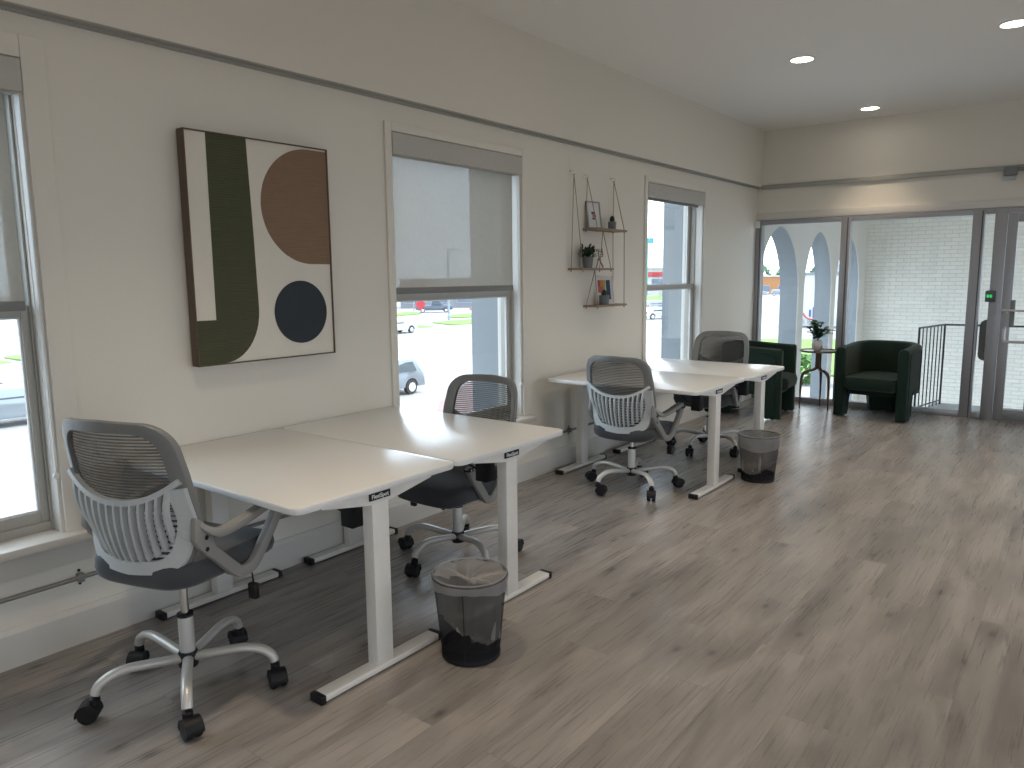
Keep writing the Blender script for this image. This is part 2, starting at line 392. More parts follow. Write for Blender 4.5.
# back wall (behind the camera) with wide shop windows, right wall with windows
mb = MB(); bw = [(4.2, 5.8)]
mb.box(-.22, XR+.3, YB-.25, YB, ZR-.05, ZC); mb.box(-.22, XR+.3, YB-.25, YB, -4, .25)
xs = [-.22] + [q for p in bw for q in p] + [XR+.3]
for i in range(0, len(xs), 2): mb.box(xs[i], xs[i+1], YB-.25, YB, .25, ZR-.05)
struct('wall_back', mb, M['wall'])
mb = MB(); rw = [(-2.2, -.6), (2.2, 3.8), (5.8, 7.4)]
mb.box(XR, XR+.25, YB, YF+.1, ZR-.1, ZC); mb.box(XR, XR+.25, YB, YF+.1, -4, .5)
yy = [YB] + [q for p in rw for q in p] + [YF+.1]
for i in range(0, len(yy), 2): mb.box(XR, XR+.25, yy[i], yy[i+1], .5, ZR-.1)
struct('wall_right', mb, M['wall'])
# far wall above the storefront
struct('wall_far', MB().box(-.22, XR+.3, YF, YF+.2, 2.117, ZC+.02).box(3.62, XR+.3, YF, YF+.2, -4, 2.12), M['wall'])
struct('trim_1', MB().box(.05, XR, YF-.03, YF, ZR-.03, ZR+.018), M['rail_and_shade_gray'], bevel=.004)
struct('trim_2', MB().box(.0, XR, YF-.02, YF, 2.12, 2.20), M['trim'], bevel=.004)
struct('ledge_shade_strip', MB().box(.001, .049, YB, YF, ZR-.006, ZR).box(.0005, .012, YB, YF, ZR-.020, ZR-.006), M['rail_and_shade_gray'])  # dark strip and lip added under the upper-wall ledge, standing in for shade
def portal(loc, rot, sx, sy):
    l = bpy.data.lights.new('window_portal', 'AREA'); l.shape = 'RECTANGLE'; l.size = sx; l.size_y = sy; l.cycles.is_portal = True
    o = bpy.data.objects.new('window_portal', l); col.objects.link(o); o.location = loc; o.rotation_euler = rot
for a, b in WIN: portal((-.25, (a+b)/2, (WZ0+WZ1)/2), (0, R(-90), 0), WZ1-WZ0, b-a)
for a, b in rw: portal((XR+.3, (a+b)/2, 1.45), (0, R(90), 0), 1.9, b-a)
for a, b in bw: portal(((a+b)/2, YB-.3, 1.35), (R(90), 0, 0), b-a, 2.2)
portal((1.8, YF+.25, 1.05), (R(-90), 0, 0), 3.6, 2.1)

# baseboard, sills, aprons
mb = MB(); P = [(0, 0), (.022, 0), (.022, .135), (.010, .155), (0, .155)]
def along_y(mb, prof, y0, y1):
    n = len(prof); v = [(x, y0, z) for x, z in prof] + [(x, y1, z) for x, z in prof]
    mb.add(v, [tuple(range(n)), tuple(range(n, 2*n))[::-1]] + [(i, (i+1) % n, n+(i+1) % n, n+i) for i in range(n)])
along_y(mb, P, YB, 8.9)
struct('baseboard_left', mb, M['trim'])
struct('baseboard_back', MB().box(0, XR, YB, YB+.02, 0, .15), M['trim'])
struct('baseboard_right', MB().box(XR-.02, XR, YB, YF, 0, .15), M['trim'])

def window(idx, y0, y1, shade_z):
    o = empty('window_%d' % idx, (0, y0, WZ0)); tag(o, kind='structure'); W = y1-y0; H = WZ1-WZ0
    # jamb lining
    MB().box(-.2, -.001, -.0, .012, 0, H).box(-.2, -.001, W-.012, W, 0, H).box(-.2, -.001, .012, W-.012, H-.012, H).build('jamb', M['trim'], o)
    # casing round the opening, slightly proud of the wall
    cw = .085 if idx == 2 else .05
    MB().box(0, .016, -cw, 0, -.02, H+cw).box(0, .016, W, W+cw, -.02, H+cw).box(0, .016, 0, W, H, H+cw).build('casing', M['wall'], o, bevel=.004)
    # sill and apron
    MB().box(-.2, .075, -cw-.03, W+cw+.03, -.032, .003).build('sill', M['trim'], o, bevel=.006)
    MB().box(0, .02, -cw, W+cw, -.13, -.032).build('apron', M['trim'], o, bevel=.004)
    # outer frame
    f = .022; xo, xi = -.175, -.075
    MB().box(xo, xi, .012, f, 0, H-.012).box(xo, xi, W-f, W-.012, 0, H-.012).box(xo, xi, f, W-f, 0, .04).box(xo, xi, f, W-f, H-.05, H-.012).build('window_frame', M['sash'], o, bevel=.003)
    mr_ = 1.355-WZ0
    def sash(x0, x1, z0, z1, nm):
        s_ = .030
        q = MB().box(x0, x1, f, f+s_, z0, z1).box(x0, x1, W-f-s_, W-f, z0, z1).box(x0, x1, f+s_, W-f-s_, z0, z0+.045).box(x0, x1, f+s_, W-f-s_, z1-.045, z1).build(nm, M['sash'], o, bevel=.004)
        e = .007
        MB().box(x0+.012, x1-.012, f+s_, f+s_+e, z0+.045, z1-.045).box(x0+.012, x1-.012, W-f-s_-e, W-f-s_, z0+.045, z1-.045).box(x0+.012, x1-.012, f+s_+e, W-f-s_-e, z0+.045, z0+.045+e).box(x0+.012, x1-.012, f+s_+e, W-f-s_-e, z1-.045-e, z1-.045).build('glazing_bead', M['sash_edge'], q)
        xm = (x0+x1)/2
        MB().box(xm-.002, xm+.002, f+s_, W-f-s_, z0+.045, z1-.045).build('pane', M['glass'], q)
        return q
    lo = sash(-.120, -.082, .04, mr_+.045, 'lower_sash')
    MB().box(-.082, -.067, W/2-.03, W/2+.03, mr_+.046, mr_+.058).build('sash_lock', M['sash_edge'], lo, bevel=.003)
    sash(-.168, -.13, mr_, H-.05, 'upper_sash')
    # roller shade: a thing mounted in the opening
    s = empty('roller_shade', (0, y0, WZ1))
    MB().box(-.07, .022, .004, W-.004, -.125, -.006).build('valance', M['valance'], s, bevel=.004)
    if shade_z is not None:
        zt = shade_z-WZ1
        MB().box(-.0405, -.0395, .03, W-.05, zt, -.1).build('fabric', M['shade'], s)
        MB().box(-.047, -.033, .028, W-.048, zt-.038, zt).build('hem_bar', M['hem'], s, bevel=.003)
    else:
        MB().box(-.047, -.033, .028, W-.048, -.150, -.120).build('hem_bar', M['hem'], s, bevel=.003)
    c = MB().tube([(-.012, W-.028, -.12), (-.004, W-.020, -1.55), (.002, W-.016, -1.60), (.006, W-.010, -1.55), (-.004, W-.008, -.12)], .0022, 6)
    c.build('bead_chain', M['white_plastic'], s)
    MB().lathe([(.012, -.006), (.014, 0), (.012, .006)], 16, T(.002, W-.013, -1.60) @ RY(R(90))).build('chain_holder', M['white_plastic'], s, smooth=True)
    return s
tag(window(1, *WIN[0], 1.9), 'grey roller shade on the window behind the viewpoint', 'shade')
tag(window(2, *WIN[1], 1.42), 'half-lowered grey roller shade at the left edge of the photo, with a white bead chain', 'shade')
tag(window(3, *WIN[2], 1.435), 'half-lowered grey roller shade between the abstract painting and the rope shelves', 'shade')
tag(window(4, *WIN[3], None), 'fully raised grey roller shade right of the rope shelves, only its valance showing', 'shade')

# conduit with strap along the wall, above the baseboard
o = empty('wall_conduit', (.02, 0, .28))
MB().tube([(0, YB+.1, 0), (0, 6.1, 0)], .009, 10).build('pipe', M['gray_plastic'], o, smooth=True)
for y in (1.235, 3.0, 4.9):
    MB().box(-.02, .012, y-.012, y+.012, -.018, .018).build('strap', M['gray_plastic'], o, bevel=.003)
    for dz in (-.028, .028): MB().lathe([(.006, 0), (.006, .006)], 8, T(-.018, y, dz) @ RY(R(90))).build('screw', M['black'], o)
tag(o, 'thin grey metal conduit running along the left wall above the baseboard', 'pipe')

# ------------------------------------------------------------------ storefront
def mull(mb, x0, x1, z0=0, z1=2.117, d=.055): mb.box(x0, x1, YF-d+.03, YF+d+.02, z0, z1)
mb = MB()
mull(mb, -.0, .075); mull(mb, .955, 1.055); mull(mb, 2.205, 2.312); mull(mb, 2.395, 2.50); mull(mb, 3.52, 3.62)
for a, b in ((.075, .955), (1.055, 2.205), (2.312, 2.395)):
    mb.box(a, b, YF-.02, YF+.07, 0, .06); mb.box(a, b, YF-.02, YF+.07, 2.062, 2.117)
mb.box(2.50, 3.52, YF-.02, YF+.07, 2.07, 2.117)
mb.box(2.50, 3.52, YF-.02, YF+.07, 0, .012)
o = struct('window_5', mb, M['alum'], bevel=.004)
MB().box(.048, .058, YF-.030, YF-.024, .0, 2.1).box(1.02, 1.03, YF-.030, YF-.024, .0, 2.1).box(2.285, 2.295, YF-.030, YF-.024, 0, 2.1).build('gasket', M['alum_dark'], o)
for a, b in ((.075, .955), (1.055, 2.205), (2.312, 2.395)):
    MB().box(a, b, YF+.02, YF+.026, .06, 2.062).build('pane', M['glass'], o)
MB().box(-.005, .055, YF-.07, YF-.026, 2.03, 2.11).build('contact_sensor', M['white_plastic'], o, bevel=.006)
# door
d = empty('door_1', (2.505, YF, .015)); tag(d, kind='structure')
DW, DH = 1.01, 2.05
MB().box(0, .085, -.022, .022, 0, DH).box(DW-.085, DW, -.022, .022, 0, DH).box(.085, DW-.085, -.022, .022, 0, .10).box(.085, DW-.085, -.022, .022, DH-.09, DH).build('door_frame', M['alum'], d, bevel=.004)
MB().box(.085, DW-.085, -.003, .003, .10, DH-.09).build('pane', M['glass'], d)
MB().box(.075, .115, -.03, -.024, .93, 1.20).box(.075, .115, .024, .03, .93, 1.20).build('lock_plate', M['gray_plastic'], d, bevel=.004)
MB().tube([(.01, -.07, 1.10), (DW-.05, -.07, 1.085)], .012, 10).tube([(.055, -.07, 1.085), (.055, -.02, 1.085)], .01, 8).tube([(DW-.055, -.07, 1.085), (DW-.055, -.02, 1.085)], .01, 8).build('push_bar', M['silver'], d, smooth=True)
P = catmull([(.045, -.02, .93), (.045, -.06, .90), (.045, -.065, .82), (.06, -.07, .795), (.12, -.072, .79), (DW-.1, -.072, .79), (DW-.05, -.06, .79), (DW-.045, -.02, .79)], 5)
MB().tube(P, .015, 10).build('pull_handle', M['silver'], d, smooth=True)
o = empty('door_closer', (2.50, YF-.03, 2.455))
MB().box(-.06, .05, -.06, 0, -.04, .045).build('junction_box', M['gray_plastic'], o, bevel=.006)
MB().box(-.075, .04, -.008, .028, -.075, -.04).build('wall_plate', M['gray_plastic_light'], o)
MB().tube([(.05, -.03, .015), (.9, -.03, .015)], .018, 10).build('conduit', M['gray_plastic'], o, smooth=True)
tag(o, 'grey metal junction box with conduit on the wall above the glass door', 'box')
o = empty('access_reader', (2.41, YF-.028, 1.25))
MB().box(-.045, .045, -.035, 0, -.055, .055).build('housing', mat('reader_plastic', (.09, .10, .10), .5), o, bevel=.006)
MB().box(-.03, -.010, -.040, -.034, -.012, .018).box(-.004, .014, -.040, -.034, -.012, .018).build('indicator', M['led'], o)
MB().lathe([(.022, -.035), (.024, -.005)], 14, T(-.01, 0, .055) @ RX(0) @ T(0, 0, .01)).build('camera_dome', M['gray_plastic'], o)
tag(o, 'small dark door reader with a glowing green display on the door jamb', 'reader')
o = MB().prism(rbox_outline(.15, .42, .06), 0, .05, T(2.40, YF+.13, .80) @ RX(R(90))).build('push_plate', mat('plate_gray', (.25, .25, .25), .5), bevel=.005)
tag(o, 'rounded grey push plate outside the narrow sidelight beside the door', 'plate')

# ------------------------------------------------------------------ downlights
def downlight(x, y, label, group=None):
    o = empty('recessed_downlight', (x, y, ZC))
    MB().lathe([(.098, 0), (.098, -.004), (.086, -.009), (.080, -.006), (.080, 0)], 32, caps=False).build('trim_ring', M['downlight_rim'], o, smooth=True)
    MB().lathe([(.001, -.003), (.080, -.004)], 32, caps=False).build('lens', M['lamp'], o)
    l = bpy.data.lights.new('downlight_lamp', 'AREA'); l.shape = 'DISK'; l.size = .15; l.energy = LAMP_POWER; l.color = LAMP_COLOR; l.spread = R(84)
    lo = bpy.data.objects.new('downlight_lamp', l); col.objects.link(lo); lo.parent = o; lo.location = (0, 0, -.012)
    return tag(o, label, 'light', group)
g = 'recessed ceiling downlights'
downlight(1.306, 6.19, 'round recessed downlight in the middle of the lit ceiling, second from the far wall', g)
downlight(1.299, 8.416, 'round recessed downlight nearest the far wall, smallest of the three in view', g)
downlight(2.674, 6.246, 'round recessed downlight cut by the right edge of the photo, brightest of the three', g)
for x, y in ((1.3, 3.9), (1.3, 1.5), (1.3, -1.2), (2.7, 3.9), (2.7, 1.0), (2.7, -2), (4.1, 6.2), (4.1, 3.9), (4.1, 1), (4.1, -2), (5.6, 6.2), (5.6, 3.9), (5.6, 1), (5.6, -2)):
    downlight(x, y, 'round recessed ceiling downlight outside the picture', g)

# ------------------------------------------------------------------ outside: piers, porch, railing
piers = [(-2.70, -.14), (1.31, 2.96), (4.41, 6.06), (7.51, 9.33)]
for y0, y1 in piers:
    x0 = -.57 if y1 < 9 else -.50
    struct('exterior_pier', MB().box(x0, -.225, y0, y1 if y1 < 9 else 9.03, -4, 3.6), M['pier_sky_tint'])
struct('exterior_roof', MB().box(-.9, XR+1, YB-1, 16.5, 3.62, 3.8).box(-.60, 4.6, YF+.2, 15, 3.0, 3.1), M['arch_paint'])
def gothic_wall(x0, x1, y0, y1, z0, z1, arches):
    """wall along y with pointed-arch openings: slabs made column by column"""
    ysn = set([y0, y1]); N = 22
    for a, b in arches:
        for k in range(N+1): ysn.add(round(a+(b-a)*(.5-.5*math.cos(math.pi*k/N)), 5))
    ysn = sorted(ysn)
    def top(y):
        for a, b in arches:
            if a-1e-6 <= y <= b+1e-6:
                w_ = (b-a)/2; c = (a+b)/2; t = min(1, abs(y-c)/w_)
                return 1.20 + .92*math.sqrt(max(0, 1-((t+.10)/1.10)**2))/math.sqrt(1-(.10/1.10)**2)
        return None
    mb = MB()
    for i in range(len(ysn)-1):
        a, b = ysn[i], ysn[i+1]; mid = (a+b)/2
        if top(mid) is None: mb.box(x0, x1, a, b, z0, z1)
        else:
            ta, tb = top(a), top(b)
            mb.add([(x, y, z) for x in (x0, x1) for (y, z) in ((a, ta), (b, tb), (b, z1), (a, z1))],
                   [(0, 1, 2, 3), (4, 7, 6, 5), (0, 4, 5, 1), (3, 2, 6, 7), (0, 3, 7, 4), (1, 5, 6, 2)])
    return mb
AR = [(9.33, 10.95), (11.20, 12.63), (12.85, 14.35)]
struct('wall_porch_arches', gothic_wall(-.36, -.115, 9.03, 14.8, -4, 3.02, AR), M['pier_sky_tint'])  # reveals carry the sky's blue in their colour, the face panel stays tan
struct('wall_porch_plaster', gothic_wall(-.115, -.10, 9.03, 14.8, -4, 3.02, AR), M['arch_paint'])
struct('wall_porch_brick', MB().box(-.4, 5.6, 14.8, 15.0, -4, 3.02), M['brick'])
struct('floor_landing', MB().box(1.80, 6.5, YF+.075, 10.12, -.22, -.05), M['concrete'])
struct('floor_stair_hall', MB().box(-.1, 5.6, YF+.1, 14.8, -4.0, -3.9), M['concrete'])
o = empty('iron_railing', (1.74, 9.25, -.05))
corner = Vector((.14, .75, 0)); end = Vector((2.6, .80, 0)); H = .94
MB().tube([(0, 0, H), tuple(corner+Vector((0, 0, H))), tuple(end+Vector((0, 0, H)))], .011, 8).tube([(0, 0, .05), tuple(corner+Vector((0, 0, .05)))], .008, 6).build('top_rail', M['rail_iron'], o)
for k in range(8):
    p = corner*(k/7); q = .010 if k in (0, 7) else .0055
    MB().box(p.x-q, p.x+q, p.y-q, p.y+q, 0 if k in (0, 7) else -.04, H).build('baluster', M['rail_iron'], o)
for k in range(1, 9):
    p = corner.lerp(end, k*.105+.02); MB().box(p.x-.0055, p.x+.0055, p.y-.0055, p.y+.0055, -.0, H).build('baluster', M['rail_iron'], o)
tag(o, 'black iron stair railing with thin balusters outside the storefront glass', 'railing')

# ------------------------------------------------------------------ desks
DT = .745
def make_desk():
    o = empty('standing_desk', (0, 0, 0))
    W, D = 1.22, .795       # W along x (0..W), D along y (centred)
    P = [(x+W/2, y) for x, y in rbox_outline(W, D, .045, 6)]
    top = MB().prism(P, DT-.025, DT).build('desktop', M['desk_white'], o, bevel=.003)
    for sx in (0, 1):
        x = .055 if sx == 0 else W-.06
        ft = MB().prism(rbox_outline(.062, .605, .006, 2), .006, .030, T(x, 0, 0)).build('foot', M['leg_white'], o, bevel=.004)
        for e in (-1, 1):
            MB().box(x-.033, x+.033, e*.3-.012, e*.3+.012, .0, .032).build('end_cap', M['black'], ft, bevel=.004)
            MB().lathe([(.012, 0), (.012, .007)], 10, T(x, e*.25, 0)).build('leveling_foot', M['black'], ft)
        MB().box(x-.028, x+.028, -.041, .041, .030, .70).build('column', M['leg_white'], o, bevel=.004)
        br = MB(); y0 = .27
        v = [(-y0, .718), (y0, .718), (y0, .705), (.06, .668), (-.06, .668), (-y0, .705)]
        n = 6; xa, xb = x-.022, x+.030
        br.add([(xa, p[0], p[1]) for p in v]+[(xb, p[0], p[1]) for p in v], [tuple(range(n)), tuple(range(n, 2*n))[::-1]]+[(i, (i+1) % n, n+(i+1) % n, n+i) for i in range(n)])
        br.build('side_bracket', M['leg_white'], o)
    MB().box(.10, W-.08, -.06, -.02, .672, .715).box(.10, W-.08, .02, .06, .672, .715).build('crossbeam', M['leg_white'], o, bevel=.003)
    pl = MB().box(W-.029, W-.024, -.058, .044, .684, .710).build('name_plate', M['black'], o)
    lettering('FlexiSpot', .0225, M['ink'], pl, (W-.0235, -.007, .697), (R(90), 0, R(90)), offset=.0003)
    MB().box(W-.225, W-.155, -.035, .03, .545, .672).build('control_box', M['black'], o, bevel=.006)
    MB().tube(catmull([(W-.22, -.02, .60), (W-.27, -.03, .62), (W-.31, -.04, .67), (W-.40, -.05, .70)], 5), .005, 6).build('cable', M['black'], o)
    return o
d0 = make_desk()
gd = 'white standing desks in two pairs'
DESKS = [(.012, 1.83, 0, 'white standing desk nearest the camera, below the abstract painting'),
         (.012, 2.63, 0, 'white standing desk behind the nearest one, its end by the middle window'),
         (.068, 4.92, 0, 'white standing desk under the rope shelves, the near one of the far pair'),
         (.080, 5.771, 0, 'white standing desk farthest away, beside the green armchairs')]
for i, (x, y, z, lb) in enumerate(DESKS):
    o = d0 if i == 0 else copy_tree(d0); o.location = (x, y, z); tag(o, lb, 'desk', gd)
    if i > 1: o.scale = (.984, 1.068, 1)

# ------------------------------------------------------------------ office chairs
def S(u, z, off=0):
    """point on the curved backrest: u sideways, z height, off towards the sitter (+) or rearwards (-)"""
    y = -.215 - (z-.5)*.16 + 1.15*u*u + .03*math.exp(-((z-.62)/.12)**2) + off
    return Vector((u, y, z))
def make_chair():
    o = empty('office_chair')
    for k in range(5):
        A = RZ(R(72*k)); m4 = MB()
        P = catmull([(.02, 0, .125), (.10, 0, .137), (.20, 0, .150), (.258, 0, .143), (.296, 0, .122), (.310, 0, .094)], 5)
        m4.tube(P, [.0165]*len(P), 10, up=(0, 1, 0), flat=1.15)
        arm = m4.build('base_arm', M['silver'], o, smooth=True, rot=(0, 0, R(72*k)))
        c = MB(); cx = .311
        sw = [.4, -1.1, .9, 2.2, -.5][k]
        Mx = T(cx, 0, 0) @ RZ(sw) @ Matrix.Scale(1.25, 4)
        for s_ in (-1, 1):
            c.lathe([(.012, -.009), (.024, -.009), (.0265, -.004), (.0265, .004), (.024, .009), (.010, .011)], 18, Mx @ T(.018, s_*.0135, .0265) @ RX(R(90)))
        hood = [(.018+.030*math.cos(R(a)), .0265+.030*math.sin(R(a))) for a in range(-10, 196, 15)]
        n = len(hood)
        hh = [(.018+.021*math.cos(R(a)), .0265+.021*math.sin(R(a))) for a in range(195, -11, -15)]
        pts = hood+hh; n = len(pts)
        c.add([(x, -.024, z) for x, z in pts]+[(x, .024, z) for x, z in pts], [tuple(range(n)), tuple(range(n, 2*n))[::-1]]+[(i, (i+1) % n, n+(i+1) % n, n+i) for i in range(n)], Mx)
        c.lathe([(.014, .048), (.014, .066), (.007, .07), (.007, .085)], 12, Mx)
        c.build('caster', M['black'], arm, smooth=True)
    MB().lathe([(.020, .088), (.033, .092), (.035, .105), (.035, .142), (.030, .150)], 20).build('hub_collar', M['black'], o, smooth=True)
    MB().lathe([(.027, .15), (.027, .285), (.025, .29)], 20).build('gas_cylinder', M['silver'], o, smooth=True)
    MB().lathe([(.029, .284), (.029, .294), (.018, .297)], 20).build('cylinder_cap', M['black'], o, smooth=True)
    MB().lathe([(.0145, .20), (.0145, .41)], 16).build('piston', M['chrome'], o, smooth=True)
    MB().box(-.085, .085, -.10, .12, .392, .425).box(-.03, .03, .12, .16, .395, .42).build('tilt_mechanism', M['black'], o, bevel=.008)
    MB().tube([(.05, .06, .405), (.20, .065, .402), (.255, .07, .398), (.258, .07, .36)], .004, 6).box(.240, .274, .060, .080, .305, .362).build('height_lever', M['black'], o, bevel=.004)
    MB().lathe([(.022, -.03), (.024, .01), (.018, .03)], 14, T(-.04, .13, .385) @ RX(R(75))).build('tension_knob', M['black'], o, smooth=True)
    # seat
    base = rpoly([(-.215, -.225), (.215, -.225), (.25, .10), (.225, .265), (-.225, .265), (-.25, .10)], [.10, .10, .2, .11, .11, .2], 8)
    N = 64; base = resample([(x, y, 0) for x, y in base], N)
    def ring(sc_, z, lift=0):
        out = []
        for p in base:
            y = p.y*sc_+.01; zz = z - .018*max(0, (y-.12)/.14)**2 * (1) + .012*(abs(p.x*sc_)/.24)**2
            out.append((p.x*sc_, y, zz))
        return out
    MB().rings([ring(.70, .408), ring(.80, .410), ring(.84, .418), ring(.84, .430)]).build('seat_pan', M['black'], o, smooth=True)
    MB().rings([ring(.80, .416), ring(.93, .420), ring(.985, .432), ring(1.015, .458), ring(1.0, .488), ring(.95, .503), ring(.8, .510), ring(.5, .508), ring(.2, .506)]).build('seat', M['seat'], o, smooth=True)
    # backrest frame ring
    N = 96
    outer = rpoly([(0, .465), (.195, .478), (.250, .66), (.254, .82), (.234, .998), (0, 1.008), (-.234, .998), (-.254, .82), (-.250, .66), (-.195, .478)],
                  [0, .10, .2, .3, .11, .3, .11, .3, .2, .10], 8)
    inner = rpoly([(0, .508), (.155, .520), (.204, .66), (.206, .82), (.192, .962), (0, .970), (-.192, .962), (-.206, .82), (-.204, .66), (-.155, .520)],
                  [0, .08, .2, .3, .08, .3, .08, .3, .2, .08], 8)
    O = resample([(a, b, 0) for a, b in outer], N); I = resample([(a, b, 0) for a, b in inner], N)
    th = .011
    loops = [[S(p.x, p.y, th) for p in O], [S(p.x*.99, .76+(p.y-.76)*.99, -th) for p in O], [S(p.x, p.y, -th) for p in I], [S(p.x, p.y, th) for p in I]]
    v = [q for l in loops for q in l]; f = []
    for i in range(4):
        j = (i+1) % 4
        for k in range(N): f.append((i*N+k, i*N+(k+1) % N, j*N+(k+1) % N, j*N+k))
    fr = MB().add(v, f).build('backrest_frame', M['gray_plastic'], o, bevel=.003)
    # mesh fabric
    rows = 24; mb = MB(); Z0, Z1 = .511, .970
    def halfw(z):
        xs_ = []
        for i in range(N):
            a, b = I[i], I[(i+1) % N]
            if (a.y-z)*(b.y-z) <= 0 and abs(a.y-b.y) > 1e-9: xs_.append(abs(a.x+(b.x-a.x)*(z-a.y)/(b.y-a.y)))
        return max(xs_) if xs_ else .1
    C_ = 12; v = []; f = []
    for i in range(rows+1):
        z = Z0+(Z1-Z0)*i/rows; hw = halfw(z)+.004
        for j in range(C_+1): v.append(S(-hw+2*hw*j/C_, z, .004))
    for i in range(rows):
        for j in range(C_): f.append((i*(C_+1)+j, i*(C_+1)+j+1, (i+1)*(C_+1)+j+1, (i+1)*(C_+1)+j))
    MB().add(v, f).build('backrest_mesh', M['chair_mesh'], o, smooth=True)
    # crossbar + lumbar ribs
    def zc(u): return .728+.062*(abs(u)/.21)**2.2
    g_ = MB(); P = [S(-.236+.472*k/24, zc(-.236+.472*k/24), -.014) for k in range(25)]
    g_.sweep(P, [(-.009, -.010), (.009, -.010), (.009, .010), (-.009, .010)], 1, up=(0, 1, 0))
    nr = 13
    for k in range(nr):
        t = -1+2*k/(nr-1); ut = t*.200; ub = t*.165
        zt = zc(ut); zb = .518+.075*abs(t)**2.6; P = []
        for q in range(11):
            s_ = q/10; z = zt+(zb-zt)*s_; u = ut+(ub-ut)*s_**1.3
            P.append(S(u, z, -.012-.030*math.sin(math.pi*s_)**.9))
        g_.sweep(P, [(-.0048, -.011), (.0048, -.011), (.0048, .011), (-.0048, .011)], 1, up=(0, 1, 0))
    # lower shell rim
    low = [k for k in range(N) if O[k].y < .79]
    st_ = [k for k in low if (k-1) % N not in low][0]; seq = []
    k = st_
    while k in low: seq.append(k); k = (k+1) % N
    v = []; f = []
    for k in seq:
        p, q = O[k], I[k]
        v += [S(p.x*.985, .76+(p.y-.76)*.985, -.011), S(p.x*.975, .76+(p.y-.76)*.975, -.022), S(q.x*.97, .76+(q.y-.76)*.96, -.022), S(q.x*.97, .76+(q.y-.76)*.96, -.008)]
    for a in range(len(seq)-1):
        for c_ in range(4): f.append((a*4+c_, a*4+(c_+1) % 4, a*4+4+(c_+1) % 4, a*4+4+c_))
    f += [(0, 1, 2, 3), tuple(range(len(v)-4, len(v)))[::-1]]
    g_.add(v, f)
    # fine horizontal slats behind the ribs
    for k in range(9):
        z = .540+k*.019; hw = halfw(z)
        P = [S(-hw+2*hw*j/10, z, -.006) for j in range(11)]
        g_.sweep(P, [(-.004, -.003), (.004, -.003), (.004, .003), (-.004, .003)], 1, up=(0, 1, 0))
    g_.build('lumbar_grille', M['gray_plastic_light'], o, bevel=.0)
    # armrests
    for s_ in (-1, 1):
        x = .262*s_
        P = catmull([(x*.86, -.165, .665), (x*.97, -.13, .625), (x, -.08, .603), (x*1.03, .02, .612), (x*1.05, .12, .632), (x*1.05, .20, .640)], 5)
        am = MB()
        am.sweep(P, [(-.011, -.017), (.011, -.017), (.011, .017), (-.011, .017)], [1.0]*6+[1.25]*(len(P)-6), up=(1, 0, 0))
        P = catmull([(x*1.05, .218, .638), (x*1.045, .190, .585), (x*1.02, .125, .50), (x*.99, .075, .440), (x*.96, .035, .425), (x*.94, .0, .437), (x*.93, -.075, .51), (x*.92, -.15, .585)], 5)
        am.sweep(P, [(-.021, -.014), (.021, -.014), (.021, .014), (-.021, .014)], 1, up=(1, 0, 0))
        # side plate joining the arm to the back
        n = 5; pl_ = [(-.175, .68), (-.11, .622), (-.085, .53), (-.13, .53), (-.185, .60)]
        xa, xb = x*.92-.010, x*.92+.014
        am.add([(xa, p[0], p[1]) for p in pl_]+[(xb, p[0], p[1]) for p in pl_], [tuple(range(n)), tuple(range(n, 2*n))[::-1]]+[(i, (i+1) % n, n+(i+1) % n, n+i) for i in range(n)])
        am.box(x*.75, x*.97, .0, .06, .412, .432)
        ar = am.build('armrest', M['arm_plastic'], o, bevel=.005)
        MB().box(x*1.05-.018, x*1.05+.018, .185, .232, .608, .630).build('hinge', M['black'], ar, bevel=.004)
        MB().lathe([(.005, 0), (.005, .006)], 10, T(x*1.05+.016*s_, .2, .619) @ RY(R(90)*s_)).lathe([(.005, 0), (.005, .006)], 10, T(x*1.05+.016*s_, .22, .619) @ RY(R(90)*s_)).build('hinge_screw', M['chrome'], ar)
        MB().lathe([(.008, -.002), (.008, .016)], 12, T(x*.92+.0*s_, -.135, .60) @ RY(R(90)*s_)).lathe([(.008, -.002), (.008, .016)], 12, T(x*.92, -.135, .56) @ RY(R(90)*s_)).build('bolt', M['black'], ar)
    return o
c0 = make_chair()
gc = 'grey mesh office chairs at the desks'
CH = [(.715, 1.305, 107, -30, .055, 'grey mesh-back swivel chair nearest the camera, left of the nearest desk'),
      (.645, 2.865, -90, -93, -.045, 'grey mesh-back swivel chair in front of the middle window, half hidden behind the first desks'),
      (.74, 4.60, 91, 36, -.04, 'grey mesh-back swivel chair seen from behind at the near side of the far desks'),
      (.705, 6.03, -90, -96, .0, 'grey mesh-back swivel chair on the far side of the far desks, before the last window')]
for i, (x, y, face, br_, dz, lb) in enumerate(CH):
    o = c0 if i == 0 else copy_tree(c0)
    o.location = (x, y, 0); o.rotation_euler = (0, 0, R(face-90)); tag(o, lb, 'chair', gc)
    k = 0
    for ch in kids(o):      # each chair's gas lift is set to its own height
        if ch.name.split('.')[0] not in ('base_arm', 'hub_collar', 'gas_cylinder', 'cylinder_cap'): ch.location.z = (dz-(CH[0][4] if i else 0)) + (ch.location.z if i else 0)
        if ch.name.startswith('base_arm'): ch.rotation_euler = (0, 0, R(72*k+br_-(face-90))); k += 1

